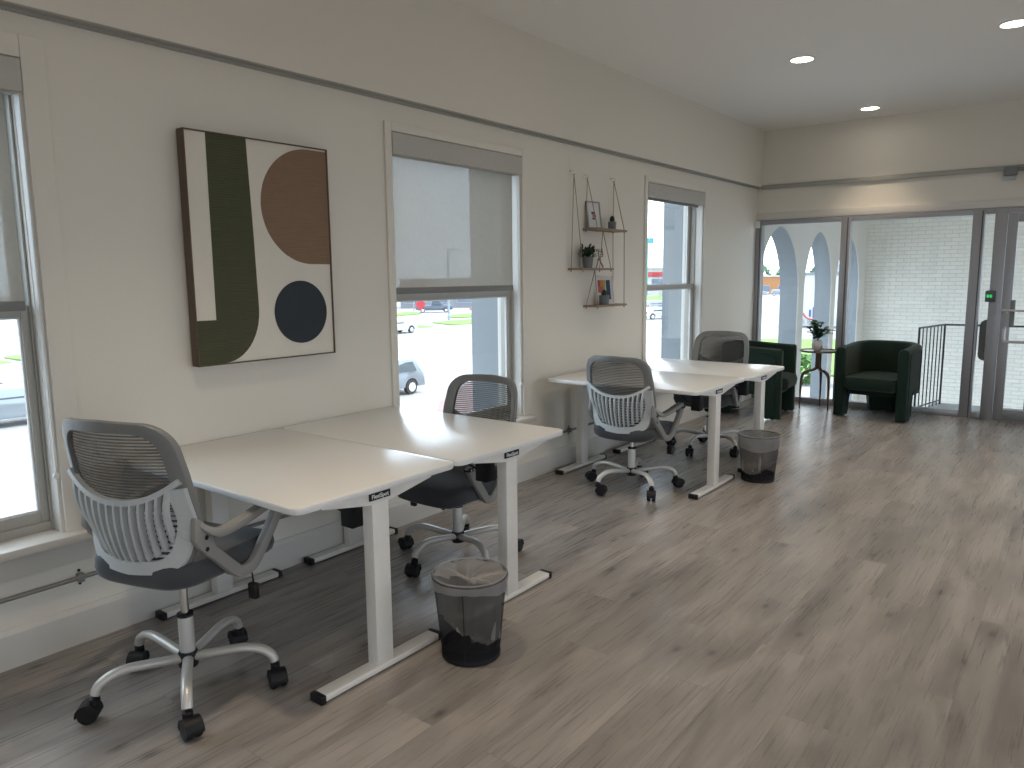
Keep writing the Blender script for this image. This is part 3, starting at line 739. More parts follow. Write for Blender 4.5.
# ------------------------------------------------------------------ waste bins
def make_bin():
    o = empty('mesh_waste_bin'); H = .335; rb, rt = .115, .147
    MB().lathe([(rb+(rt-rb)*k/12, .012+(H-.012)*k/12) for k in range(13)], 48, caps=False).build('mesh_wall', M['bin_mesh'], o, smooth=True)
    MB().lathe([(.001, .008), (rb-.002, .008), (rb+.002, .004), (rb+.003, .016), (rb, .022), (rb+.001, .055), (rb-.003, .055), (rb-.004, .018), (.001, .014)], 48, caps=False).build('base_band', M['black'], o, smooth=True)
    MB().tube([(rt*math.cos(2*math.pi*k/48), rt*math.sin(2*math.pi*k/48), H) for k in range(48)], .0055, 8, closed=True).build('rim', mat('bin_rim', (.05, .05, .055), .4), o, smooth=True)
    MB().tube([((rb+.003)*math.cos(R(-60)), (rb+.003)*math.sin(R(-60)), .01), ((rt+.002)*math.cos(R(-60)), (rt+.002)*math.sin(R(-60)), H)], .0022, 6).build('seam', M['black'], o)
    return o
b0 = make_bin()
def bag(name, x, y, seed, drop, cover):
    rnd = random.Random(seed); H = .335; rb, rt = .115, .147; N = 60; loops = []
    ph = [rnd.uniform(0, 6.28) for _ in range(6)]
    def fold(a, amt): return amt*(math.sin(5*a+ph[0])+.7*math.sin(11*a+ph[1])+.5*math.sin(17*a+ph[2]))
    # outside cuff, over the rim, down inside, crumpled bottom
    prof = [(1, H-drop, .0040), (1, H-drop*.5, .003), (1, H-.01, .001), (.5, H+.010, .0), (-1, H-.008, .001), (-1, H-.07, .003), (-1, H-.15, .005), (-1, .13, .008)]
    for side, z, amt in prof:
        l = []
        for k in range(N):
            a = 2*math.pi*k/N; r_ = rb+(rt-rb)*(min(z, H)/H); zz = z
            if side == 1 and z < H-.02: zz = z+.012*math.sin(2*a+ph[3])
            off = .009 if side == 1 else (0 if side == .5 else -.010)
            if side == -1 and z < .2: zz = z + .05*math.sin(a+ph[4])
            r_ = r_+off+fold(a, amt)
            l.append(((r_+rnd.uniform(-1, 1)*(.0025 if side == -1 else .0008))*math.cos(a), (r_+rnd.uniform(-1, 1)*(.0025 if side == -1 else .0008))*math.sin(a), zz))
        loops.append(l)
    for s_, dz in ((.7, -.03), (.35, -.02), (.02, -.03)):
        l = [(p[0]*s_+rnd.uniform(-.006, .006), p[1]*s_+rnd.uniform(-.006, .006), p[2]+dz+rnd.uniform(-.01, .01)) for p in loops[7]]; loops.append(l)
    mb = MB().rings(loops, False, True)
    if cover:  # loose film bunched across the opening
        lo = []
        for s_, z in ((1.0, H+.004), (.8, H-.004), (.55, H-.015), (.3, H-.02), (.05, H-.03)):
            lo.append([(rt*s_*math.cos(2*math.pi*k/N), rt*s_*math.sin(2*math.pi*k/N), z+rnd.uniform(-.006, .006)*(s_ < .95)+(.004+.012*(1-abs(2*s_-1)))*math.sin(7*2*math.pi*k/N+3*s_+ph[0])+.008*math.sin(13*2*math.pi*k/N+ph[2])*(1-s_)) for k in range(N)])
        half = MB().rings(lo, False, True)
        mb.add(half.v, [f for f in half.f if all((Vector(half.v[i]).y > -.02) or (Vector(half.v[i]).x < -.06) for i in f)])
    o = mb.build(name, M['bag'], smooth=True, loc=(x, y, .0)); return o
BINS = [(1.378, 2.123, 'round black mesh waste bin beside the nearest desk leg', 'clear plastic bag lining the waste bin nearest the camera'),
        (1.385, 5.33, 'round black mesh waste bin by the far pair of desks', 'clear plastic bag lining the far waste bin')]
for i, (x, y, lb, lb2) in enumerate(BINS):
    o = b0 if i == 0 else copy_tree(b0); o.location = (x, y, 0); tag(o, lb, 'bin', 'black mesh waste bins')
    tag(bag('bin_liner', x, y, 3+i, .04 if i == 0 else .09, i == 0), lb2, 'bag', 'clear bin liners')

# ------------------------------------------------------------------ painting
PW, PH = .775, 1.045
o = empty('abstract_painting', (.018, 1.786, 1.103))
fr = MB(); t_ = .006
fr.box(0, .055, 0, t_, 0, PH).box(0, .055, PW-t_, PW, 0, PH).box(0, .055, t_, PW-t_, 0, t_).box(0, .055, t_, PW-t_, PH-t_, PH)
fr.build('picture_frame', M['frame_wood'], o, bevel=.001)
MB().box(.01, .046, t_, PW-t_, t_, PH-t_).build('canvas', M['canvas'], o)
cwid, chei = PW-2*t_, PH-2*t_
def shape(name, pts, mt, h=.0025):
    P = [(t_+u*cwid, t_+v*chei) for u, v in pts]
    n = len(P); xa, xb = .0455, .046+h
    mb = MB().add([(xa, a, b) for a, b in P]+[(xb, a, b) for a, b in P], [tuple(range(n)), tuple(range(n, 2*n))[::-1]]+[(i, (i+1) % n, n+(i+1) % n, n+i) for i in range(n)])
    mb.build(name, mt, o)
J = [(0, 0.0), (.17, 0.0)]
for k in range(0, 13):
    a = R(-90+90*k/12); J.append((.17+.255*math.cos(a), .235+.235*math.sin(a)))
J += [(.415, .6), (.398, 1.0), (.135, 1.0), (.132, .6), (.130, .195), (.0, .195)]
shape('green_shape', J, M['paint_green'])
cx, cy, ra = .905, .715, .268/cwid
cx, ra, rv = .855, .285/cwid, .283/chei
Cc = [(cx+ra*math.cos(R(90+180*k/40)), .718+rv*math.sin(R(90+180*k/40))) for k in range(41)]+[(1.0, .718-rv), (1.0, .718+rv)]
shape('brown_circle', Cc, M['paint_brown'])
shape('navy_circle', [(.745+.157/cwid*math.cos(2*math.pi*k/48), .212+.157/chei*math.sin(2*math.pi*k/48)) for k in range(48)], M['paint_navy'], .005)
tag(o, 'large framed abstract painting with a green J shape, brown half disc and navy circle', 'painting')

# ------------------------------------------------------------------ rope shelves
o = empty('rope_wall_shelf', (0, 4.95, 1.25))
def y_(v): return v-4.95
def z_(v): return v-1.25
SH = [(5.09, 5.57, 1.865, 'top'), (4.88, 5.36, 1.555, 'mid'), (5.10, 5.58, 1.262, 'low')]
for (a, b, z, nm) in SH:
    MB().box(.012, .142, y_(a), y_(b), z_(z)-.016, z_(z)).build('shelf_board', M['wood'], o, bevel=.002)
HK = [(4.93, 2.285), (5.12, 2.275), (5.53, 2.285)]
for y, z in HK:
    h = MB().lathe([(.013, 0), (.013, .004), (.004, .006), (.004, .03)], 12, T(0.001, y_(y), z_(z)) @ RY(R(90)))
    P = [(.03+.014*math.sin(R(a)), y_(y), z_(z)-.014+.014*math.cos(R(a))) for a in range(0, 271, 30)]
    h.tube(P, .003, 6); h.build('hook', M['chrome'], o, smooth=True)
def rope(*pts):
    MB().tube([(x, y_(y), z_(z)) for x, y, z in pts], .003, 6).build('rope', M['rope'], o)
rope((.034, 4.93, 2.262), (.024, 4.91, 1.555)); rope((.034, 4.93, 2.262), (.130, 4.91, 1.555))
rope((.034, 5.12, 2.252), (.024, 5.12, 1.865)); rope((.034, 5.12, 2.252), (.130, 5.12, 1.865))
rope((.034, 5.53, 2.262), (.024, 5.54, 1.865)); rope((.034, 5.53, 2.262), (.130, 5.54, 1.865))
rope((.077, 5.29, 1.849), (.024, 5.33, 1.555)); rope((.077, 5.29, 1.849), (.130, 5.33, 1.555))
rope((.024, 5.54, 1.849), (.024, 5.55, 1.262)); rope((.130, 5.54, 1.849), (.130, 5.55, 1.262))
rope((.077, 5.17, 1.539), (.024, 5.13, 1.262)); rope((.077, 5.17, 1.539), (.130, 5.13, 1.262))
for (a, b, z, nm) in SH:
    q = MB()
    for y in (a+.03, b-.03):
        for x in (.024, .130): q.lathe([(.001, -.030), (.006, -.024), (.006, -.017), (.001, -.014)], 8, T(x, y_(y), z_(z)))
    q.build('knot', M['rope'], o, smooth=True)
tag(o, 'three staggered wooden shelves hung on ropes from wall hooks', 'shelf')
def frame_pic(name, y, z, w_, h_, lean, turn, parts, label):
    f_ = empty(name, (.055, y, z)); f_.rotation_euler = (0, R(-lean), R(turn))
    b_ = .010
    MB().box(-.008, .008, -w_/2, -w_/2+b_, 0, h_).box(-.008, .008, w_/2-b_, w_/2, 0, h_).box(-.008, .008, -w_/2+b_, w_/2-b_, 0, b_).box(-.008, .008, -w_/2+b_, w_/2-b_, h_-b_, h_).build('frame', M['pot_white'] if 'red' in label else mat('silver_frame', (.35, .34, .33), .35, metal=.5), f_, bevel=.001)
    MB().box(-.006, .001, -w_/2+b_, w_/2-b_, b_, h_-b_).build('mount', mat('mount_card', (.66, .66, .65), .8), f_)
    for (u0, u1, v0, v1, c) in parts:
        MB().box(.001, .0018, -w_/2+u0*w_, -w_/2+u1*w_, v0*h_, v1*h_).build('print', mat('print_ink', c, .7), f_)
    return tag(f_, label, 'picture')
frame_pic('picture_frame', 5.205, 1.866, .15, .215, 9, -14, [(.34, .62, .52, .62, (.12, .09, .10)), (.40, .66, .42, .51, (.35, .15, .14)), (.36, .60, .33, .40, (.12, .09, .10))],
          'small silver framed print leaning on the top rope shelf')
cols = [(.18, .31, .62, .84, (.42, .08, .10)), (.31, .46, .62, .84, (.50, .22, .06)), (.46, .58, .62, .84, (.42, .34, .06)),
        (.18, .31, .40, .62, (.45, .13, .10)), (.31, .46, .40, .62, (.45, .12, .12)), (.46, .58, .40, .62, (.40, .33, .10)), (.31, .58, .22, .40, (.20, .26, .10)), (.62, .84, .16, .84, (.03, .06, .13))]
frame_pic('picture_frame', 5.37, 1.263, .185, .235, 9, -24, cols, 'small white framed print with red, yellow and navy blocks on the lowest rope shelf')

def pot(name, loc, r, h, mt, taper=.85):
    o_ = empty(name, loc)
    MB().lathe([(r*taper*.98, 0), (r*taper, .004), (r, h), (r*.88, h), (r*.85, h-.012), (.001, h-.012)], 24, caps=False).build('pot', mt, o_, smooth=True)
    return o_
def leafshape(mb, base, direction, L, W, droop=.3, rnd=random):
    d_ = Vector(direction).normalized(); side = d_.cross(Vector((0, 0, 1)))
    if side.length < .1: side = Vector((1, 0, 0))
    side.normalize(); n = 5; v = []; up = side.cross(d_)
    for k in range(n+1):
        t = k/n; c = Vector(base)+d_*L*t+Vector((0, 0, -droop*L*t*t)); wd = W*math.sin(math.pi*min(.97, t*.92+.05))**.8
        v += [c-side*wd*.5+up*wd*.12, c-up*.0, c+side*wd*.5+up*wd*.12]
    f = []
    for k in range(n):
        a = k*3; f += [(a, a+1, a+4, a+3), (a+1, a+2, a+5, a+4)]
    mb.add(v, f)
def cactus(y, z, label, r=.034, h=.062):
    o_ = pot('potted_cactus', (.085 if z > 1.5 else .105, y, z), r, h, M['pot_gray'], .92); q = MB(); rnd = random.Random(int(y*100))
    prof = [(.001, h-.012), (.014, h-.008), (.021, h+.012), (.019, h+.030), (.010, h+.043), (.001, h+.047)]
    q.lathe(prof, 14, caps=False)
    for k in range(26):
        a = rnd.uniform(0, 6.28); zz = rnd.uniform(h, h+.04); q.lathe([(.0012, 0), (.0004, .012)], 5, T(0, 0, zz) @ RZ(a) @ RY(R(75)) @ T(0, 0, .015))
    q.build('cactus', M['leaf_dark'], o_, smooth=True); return tag(o_, label, 'plant', 'little potted cacti on the rope shelves')
cactus(5.42, 1.866, 'little potted cactus in a grey pot at the right of the top rope shelf')
cactus(5.27, 1.263, 'little potted cactus in a grey pot before the coloured print, lowest rope shelf', .042, .075)
o = pot('potted_succulent', (.08, 5.06, 1.556), .044, .085, M['pot_gray'], .78)
q = MB(); rnd = random.Random(5)
for k in range(110):
    a = rnd.uniform(0, 6.28); el = rnd.uniform(.2, 1.4); b = Vector((rnd.uniform(-.03, .03), rnd.uniform(-.03, .03), .075))
    dd = Vector((math.cos(a)*math.cos(el), math.sin(a)*math.cos(el), math.sin(el)))
    b += dd*rnd.uniform(0, .075)
    leafshape(q, b, dd, rnd.uniform(.035, .06), .022, .1)
q.build('foliage', M['leaf_dark'], o)
tag(o, 'bushy dark green plant in a grey pot on the middle rope shelf', 'plant')
# geometric wooden figure
q = MB(); rnd = random.Random(3)
pts = [(.0, -.05, 0), (.0, -.015, .085), (.02, .015, .0), (-.02, .03, .06), (.0, .055, .01), (0, -.04, .065), (.0, .045, .09), (.01, .01, .13), (-.01, .05, .15), (0, -.02, .13)]
for a, b in ((0, 1), (1, 2), (1, 3), (3, 4), (5, 3), (1, 6), (6, 7), (7, 8), (8, 6), (1, 9), (9, 7), (2, 3)): q.tube([pts[a], pts[b]], .004, 6)
o = q.build('wooden_figure', M['wood'], loc=(.08, 5.24, 1.558)); tag(o, 'spindly natural wood figure beside the plant on the middle rope shelf', 'ornament')

# ------------------------------------------------------------------ green barrel armchairs
def make_armchair():
    """front edge at y=+.34, facing +y, width .72"""
    o = empty('barrel_armchair'); hw, dp = .355, .34; t = .10
    # centre-line of the U shaped shell
    ctr = [(hw-t/2, dp, 0), (hw-t/2, -.02, 0)]
    for k in range(1, 24):
        a = math.pi*k/24; ctr.append(((hw-t/2)*math.cos(a), -.02-(dp-t/2-.02)*math.sin(a)**.85, 0))
    ctr += [(-(hw-t/2), -.02, 0), (-(hw-t/2), dp, 0)]
    n = 96; C = resample(ctr, n, closed=False); L = sum((C[i+1]-C[i]).length for i in range(n-1)); loops = []
    for i in range(n):
        s_ = i/(n-1)*L; e = min(s_, L-s_); m_ = L/2-e    # distance from the front end / from the back centre
        tan = (C[min(n-1, i+1)]-C[max(0, i-1)]).normalized(); nr = Vector((tan.y, -tan.x, 0))
        if e < .13: zb = .012
        elif e < .21: zb = .012+.25*math.sin((e-.13)/.08*math.pi/2)
        elif m_ < .20: zb = .012
        elif m_ < .24: zb = .012+.25*math.sin((m_-.20)/.04*math.pi/2)
        else: zb = .262
        zt = .735+.035*min(1, e/.6)**1.2
        c = C[i]; h = t/2; sec = []
        rr_ = .04
        for (dx, dz) in ((-h, zb), (h, zb), (h, zt-rr_), (h-rr_*.3, zt-rr_*.3), (h-rr_, zt), (-h+rr_, zt), (-h+rr_*.3, zt-rr_*.3), (-h, zt-rr_)):
            sec.append(tuple(c+nr*dx+Vector((0, 0, dz))))
        loops.append(sec)
    # rounded front ends
    def shrink(sec, dy, k):
        cx_ = sum(p[0] for p in sec)/8
        return [(cx_+(p[0]-cx_)*k, p[1]+dy, .012 if p[2] < .3 else p[2]-(1-k)*.055) for p in sec]
    loops = [shrink(loops[0], .020, .72), shrink(loops[0], .014, .9)]+loops+[shrink(loops[-1], .014, .9), shrink(loops[-1], .020, .72)]
    MB().rings(loops).build('shell', M['green'], o, smooth=True)
    # seat base and cushion
    def dshape(w_, f_, b_):
        P = [(w_, f_), (w_, -.02)]+[(w_*math.cos(math.pi*k/16), -.02-b_*math.sin(math.pi*k/16)) for k in range(1, 16)]+[(-w_, -.02), (-w_, f_)]
        return rpoly(P, [.05]+[0]*(len(P)-2)+[.05], 5)
    N = 64
    def lp(w_, f_, b_, z): return [(p.x, p.y, z) for p in resample([(a, b, 0) for a, b in dshape(w_, f_, b_)], N)]
    MB().rings([lp(.235, .30, .20, .24), lp(.24, .31, .21, .25), lp(.24, .31, .21, .30)]).build('seat_base', M['green'], o, smooth=True)
    MB().rings([lp(.235, .36, .2, .292), lp(.250, .400, .21, .315), lp(.250, .41, .21, .38), lp(.245, .39, .2, .425), lp(.21, .33, .18, .44), lp(.12, .2, .1, .446), lp(.03, .06, .03, .447)]).build('seat_cushion', M['green'], o, smooth=True)
    # piping on the outer side panels
    for s_ in (-1, 1):
        P = [(s_*(hw+.002), a, b) for a, b in rpoly([(.30, .05), (.30, .69), (-.06, .705), (-.06, .30), (.16, .30), (.20, .05)], [.0, .06, .03, .03, .03, .0], 5)]
        MB().tube(P, .006, 6).build('piping', M['green'], o, smooth=True)
    q = MB()
    for x, y in ((-.29, .28), (.29, .28), (-.1, -.29), (.1, -.29)): q.lathe([(.02, 0), (.02, .013)], 10, T(x, y, 0))
    q.build('foot_glide', M['black'], o)
    return o
a0 = make_armchair()
# right chair: front legs at (1.204,8.275) and (1.864,8.207)
ax = Vector((1.864-1.204, 8.207-8.275)).normalized(); face = math.atan2(-ax.x, ax.y) # facing direction (perp)
mid = Vector(((1.204+1.864)/2, (8.275+8.207)/2)); fdir = Vector((-abs(ax.y), -ax.x)).normalized()
a0.location = (mid.x-.055-fdir.x*.36, mid.y-fdir.y*.36, 0); a0.rotation_euler = (0, 0, math.atan2(fdir.y, fdir.x)-math.pi/2)
tag(a0, 'dark green velvet barrel armchair facing the camera before the storefront', 'armchair', 'green velvet armchairs')
a1 = copy_tree(a0); a1.location = (.385, 7.955, 0); a1.rotation_euler = (0, 0, R(5-90))
tag(a1, 'dark green velvet armchair seen from its side, between the last desk and the round table', 'armchair', 'green velvet armchairs')

# ------------------------------------------------------------------ side table + plant
o = empty('round_side_table', (.87, 8.60, 0)); TH = .65
MB().lathe([(.001, TH-.012), (.19, TH-.014), (.20, TH-.008), (.20, TH+.008), (.196, TH+.008), (.194, TH-.002), (.001, TH-.002)], 40, caps=False).build('table_top', M['tabletop'], o, smooth=True)
for k, a in enumerate((207, 95, -35)):
    m4 = MB()
    P = catmull([(.010, 0, TH-.012), (.012, 0, .54), (.020, 0, .47), (.052, 0, .436), (.11, 0, .422), (.155, 0, .392), (.174, 0, .32), (.178, 0, .15), (.180, 0, .0)], 5)
    rs = [.026-.010*min(1, i/(len(P)*.35)) if i < len(P)*.35 else (.013+.005*math.sin(math.pi*(i/len(P)-.35)/.4) if i/len(P) < .75 else .013-.007*(i/len(P)-.75)/.25) for i in range(len(P))]
    m4.tube(P, rs, 10); m4.build('leg', M['bronze'], o, smooth=True, rot=(0, 0, R(a)))
tag(o, 'small round bronze side table with three arched legs between the armchairs', 'table')
o = empty('potted_plant', (.86, 8.56, TH+.006)); o.location.z = TH-.001
prof = [(.030, 0), (.046, .02), (.056, .055), (.054, .085), (.040, .112), (.036, .118), (.030, .116), (.030, .10), (.001, .10)]
v = []; seg = 60
q = MB()
for r_, z in prof: v += [(r_*(1+(.03 if k % 3 == 0 else -.01))*math.cos(2*math.pi*k/seg), r_*(1+(.03 if k % 3 == 0 else -.01))*math.sin(2*math.pi*k/seg), z) for k in range(seg)]
f = [(i*seg+k, i*seg+(k+1) % seg, (i+1)*seg+(k+1) % seg, (i+1)*seg+k) for i in range(len(prof)-1) for k in range(seg)]
q.add(v, f).build('vase', M['pot_white'], o, smooth=True)
st = MB(); lf = MB(); rnd = random.Random(11)
for k in range(15):
    a = rnd.uniform(0, 6.28); sp = rnd.uniform(.02, .13); hh = rnd.uniform(.08, .21)
    tip = Vector((sp*math.cos(a)*.9, sp*math.sin(a), .11+hh*(1-sp*2)+.03))
    P = catmull([(0, 0, .10), (tip.x*.3, tip.y*.3, .12+hh*.45), tuple(tip)], 4); st.tube(P, .002, 5)
    for j in range(7):
        b = P[min(len(P)-1, 3+j)]; aa = rnd.uniform(0, 6.28); leafshape(lf, b, (math.cos(aa), math.sin(aa), rnd.uniform(.1, 1.0)), rnd.uniform(.06, .09), .055, .3)
st.build('stem', M['leaf_dark'], o); lf.build('foliage', M['leaf'], o)
tag(o, 'leafy green plant in a ribbed white vase on the round side table', 'plant')

# ------------------------------------------------------------------ the world outside
struct('ground', MB().box(-320, 260, -200, 420, -4.3, -4.0), M['asphalt'])
def strip(name, pts, z, mt, label=None, kind='structure', cat=None):
    o_ = MB().prism(pts, -4.0, z).build(name, mt); tag(o_, label, cat, kind=kind); return o_
strip('grass_verge', rpoly([(-53.8, 20), (-53.8, 60.0), (-58.5, 62), (-60, 20)], 1.5), -3.88, M['grass'], 'strip of lawn along the road in the left part of the middle window', 'stuff', 'grass')
strip('grass_verge', rpoly([(-53.8, 63.2), (-54.5, 100), (-60.5, 100), (-60.5, 66)], 1.2), -3.88, M['grass'], 'strip of lawn along the road right of the driveway', 'stuff', 'grass')
strip('grass_verge', rpoly([(-64, 73.5), (-66, 110), (-71, 110), (-70.5, 80)], 1.2), -3.88, M['grass'], 'second strip of lawn behind the road verge', 'stuff', 'grass')
strip('grass_verge', rpoly([(-74, 66), (-77, 81), (-83, 86), (-80, 66)], 1.2), -3.88, M['grass'], 'patch of lawn under the red sign across the road', 'stuff', 'grass')
strip('grass_verge', rpoly([(-62, 120), (-64, 190), (-90, 190), (-84, 120)], 2), -3.88, M['grass'], 'far lawn beyond the parking lot', 'stuff', 'grass')
strip('grass_verge', rpoly([(-5, 42), (-4, 70), (-20, 62), (-15.5, 42)], 2), -3.9, M['grass'], 'bright lawn seen low through the porch arches', 'stuff', 'grass')
strip('grass_verge', rpoly([(-53.5, 4), (-53.5, 19), (-58, 19), (-58, 4)], 1), -3.88, M['grass'], 'strip of lawn seen through the leftmost window, far side of the road', 'stuff', 'grass')
strip('grass_verge', rpoly([(-36, 12.6), (-42, 14), (-42, 26), (-37.5, 26)], .8), -3.9, M['grass'], 'lawn island seen behind the parked cars in the leftmost window', 'stuff', 'grass')
strip('brick_paving', [(-11, 14), (-11, 30), (-23, 36), (-23, 30.5), (-19.5, 24)], -3.97, mat('red_brick_paving', (.21, .145, .14), .85, bump=(8, .2, .1)), kind='structure')
for i, (x, y0, y1) in enumerate(((-43.6, 10, 110), (-53.5, 4, 110), (-31, 8, 90))):
    struct('kerb', MB().box(x-.15, x+.15, y0, y1, -4, -3.9 if i < 2 else -3.985), M['kerb'])
for k in range(12): pass
def make_car(name, loc, ang, body, L=4.7, Wd=1.85, H=1.68, kind='suv', label='', scale=1):
    o_ = empty(name, (loc[0], loc[1], -4.0), ang)
    if kind == 'suv': pr_ = [(-L/2, .35), (-L/2+.02, .95), (-L/2+.18, 1.05), (-L/2+.35, H-.1), (-L/2+.7, H), (L*.12, H), (L*.25, 1.08), (L/2-.35, .98), (L/2-.05, .80), (L/2, .40)]
    elif kind == 'sedan': pr_ = [(-L/2, .35), (-L/2+.03, .88), (-L/2+.6, .98), (-L*.25, H-.02), (L*.04, H), (L*.20, .98), (L/2-.3, .84), (L/2-.02, .62), (L/2, .35)]
    else: pr_ = [(-L/2, .5), (-L/2, 1.12), (-L*.08, 1.15), (-L*.07, H), (L*.14, H), (L*.24, 1.18), (L/2-.1, 1.08), (L/2, .95), (L/2, .5)]
    wx = (-L*.31, L*.32); rw_ = .36; bot = []
    for cxx in wx[::-1]:
        for a in range(0, 181, 20): bot.append((cxx+.42*math.cos(R(a)), .35+.42*math.sin(R(a))))
    prof = pr_+bot; n = len(prof)
    b_ = MB(); v = [(x, -Wd/2*(1 if z < 1.1 else .84), z) for x, z in prof]+[(x, Wd/2*(1 if z < 1.1 else .84), z) for x, z in prof]
    b_.add(v, [tuple(range(n)), tuple(range(n, 2*n))[::-1]]+[(i, (i+1) % n, n+(i+1) % n, n+i) for i in range(n)])
    b_.build('body', body, o_, bevel=.04)
    g_ = MB()
    if kind == 'suv': sw = [(-L/2+.55, 1.10), (-L/2+.7, H-.14), (L*.10, H-.14), (L*.19, 1.10)]
    elif kind == 'sedan': sw = [(-L*.30, 1.0), (-L*.22, H-.10), (L*.03, H-.10), (L*.14, 1.0)]
    else: sw = [(-L*.055, 1.2), (-L*.055, H-.08), (L*.13, H-.08), (L*.20, 1.2)]
    for s_ in (-1, 1):
        yv = lambda z: s_*(Wd/2*(.84 if z > 1.3 else .985)+.02)
        g_.add([(x, yv(z), z) for x, z in sw]+[(x, yv(z)-s_*.03, z) for x, z in sw], [(0, 1, 2, 3), (7, 6, 5, 4), (0, 4, 5, 1), (1, 5, 6, 2), (2, 6, 7, 3), (3, 7, 4, 0)])
    g_.build('side_window', M['car_glass'], o_)
    for cxx in wx:
        for s_ in (-1, 1):
            wh = MB().lathe([(.20, -.11), (rw_-.02, -.11), (rw_, -.08), (rw_, .08), (rw_-.02, .11), (.20, .11)], 24, T(cxx, s_*(Wd/2-.12), rw_) @ RX(R(90))).build('wheel', M['tire'], o_)
            MB().lathe([(.05, .0), (.21, .01), (.22, -.02)], 16, T(cxx, s_*(Wd/2-.005), rw_) @ RX(R(90)*s_)).build('rim', M['silver'], wh)
    q_ = MB().box(L/2-.10, L/2+.01, -Wd/2+.08, -Wd/2+.4, .62, .76).box(L/2-.10, L/2+.01, Wd/2-.4, Wd/2-.08, .62, .76); q_.build('headlight', M['white_plastic'], o_)
    MB().box(-L/2-.01, -L/2+.10, -Wd/2+.05, -Wd/2+.25, .75, 1.0).box(-L/2-.01, -L/2+.10, Wd/2-.25, Wd/2-.05, .75, 1.0).build('taillight', M['red'], o_)
    return tag(o_, label, 'car')
make_car('parked_suv', (-23.0, 23.4), R(-90), M['car_silver'], kind='suv', label='silver SUV parked low in the middle window, its rear half showing')
make_car('parked_sedan', (-51.6, 51.6), R(90), M['car_white'], H=1.45, kind='sedan', label='white sedan at the left edge of the middle window')
make_car('pickup_truck', (-79.5, 86.5), R(46), M['car_dark'], L=5.8, H=1.9, Wd=2, kind='pickup', label='dark pickup truck before the shops in the middle window')
make_car('parked_car', (-35.0, 11.4), R(78), M['car_dark'], H=1.5, kind='sedan', label='dark car parked at the left edge of the leftmost window')
make_car('parked_car', (-29.8, 10.8), R(85), M['car_silver'], H=1.5, kind='suv', label='silver car parked nearest in the leftmost window')
make_car('parked_car', (-50.5, 106), R(65), M['car_silver'], H=1.6, kind='suv', label='silver car behind the lower sash of the window right of the shelves')
make_car('parked_car', (-40.5, 86.5), R(64), M['car_white'], H=1.5, kind='sedan', label='white car nearest in the window right of the shelves')
make_car('parked_car', (-66.8, 196), R(20), M['car_white'], H=1.5, kind='sedan', label='white car before the orange building seen through the first arch')
make_car('parked_car', (-60, 192), R(20), M['car_silver'], H=1.6, kind='suv', label='grey car before the orange building, right of the white one')

def building(name, c, ang, W, D, H, wall, nwin, label, band=None, roofc=None, wz=(.2, .62)):
    o_ = empty(name, (c[0], c[1], -4.0), ang)
    MB().box(-W/2, W/2, 0, D, 0, H).build('wall', wall, o_)
    MB().box(-W/2-.3, W/2+.3, -.3, D+.3, H, H+.35).build('roof', roofc or M['kerb'], o_)
    if band: MB().box(-W/2, W/2, -.25, 0, H*.70, H*.88).build('fascia_band', band, o_)
    for k in range(nwin):
        x = -W/2+W*(k+.5)/nwin; ww = W/nwin*.33
        f_ = MB().box(x-ww-.1, x+ww+.1, -.08, 0, H*wz[0]-.1, H*wz[1]+.1).build('window', M['kerb'], o_)
        MB().box(x-ww, x+ww, -.12, -.08, H*wz[0], H*wz[1]).build('pane', M['window_dark'], f_)
    return tag(o_, label, 'building')
fa = lambda x, y: math.atan2(-(x-3.25), (y))  # yaw that turns a facade to the street corner
building('shop_building', (-99, 81), fa(-99, 81), 13, 9, 5.5, M['bldg_gray'], 3, 'grey shop with a teal band across the road, left in the middle window', M['teal'])
building('shop_building', (-90, 99), fa(-90, 99), 14, 9, 5.0, M['bldg_gray'], 3, 'pale shop with a red kerb and grey windows behind the pickup truck', M['orange'])
strip('red_kerb', [(-80, 96), (-80.6, 96.3), (-74, 108), (-73.4, 107.7)], -3.75, M['red'])
building('shop_building', (-96, 190), fa(-96, 190), 34, 18, 7.2, M['cream'], 6, 'long white shop with a red stripe in the last window', M['red'])
building('brick_building', (-66, 205), fa(-66, 205), 26, 14, 4.7, M['orange'], 4, 'low orange brick building seen through the first arch', None, M['cream'], (.15, .5))
# white building with emblem seen through the second arch
Pb = Vector((-19.4, 79.2)); an = fa(-14, 80)
o = empty('white_sign_building', (-15.6, 80.0, -4.0), an)
MB().box(-5.2, 7.0, 0, 4, .0, 5.35).build('wall', M['cream'], o)
MB().box(-5.3, 7.1, -.12, 0, .0, .22).build('base_trim', M['bldg_gray'], o)
MB().box(-5.3, 7.1, -.1, 4.1, 5.35, 5.6).build('parapet', M['bldg_gray'], o)
ex = -4.0
MB().box(ex-.30, ex-.12, -.06, 0, 1.15, 1.85).box(ex+.05, ex+.22, -.06, 0, 1.05, 2.1).build('emblem_bars', M['navy'], o)
P = [(ex+.85*math.cos(R(a)), -.05, 1.62+.75*math.sin(R(a))) for a in range(190, 331, 10)]
MB().tube(P, .07, 6).build('emblem_arc', M['red'], o)
lettering('RBA', .75, M['pole'], o, (ex-.25, -.05, .58), (R(90), 0, 0), .02, 1.3)
tag(o, 'white building with navy and red emblem seen through the second arch', 'building')
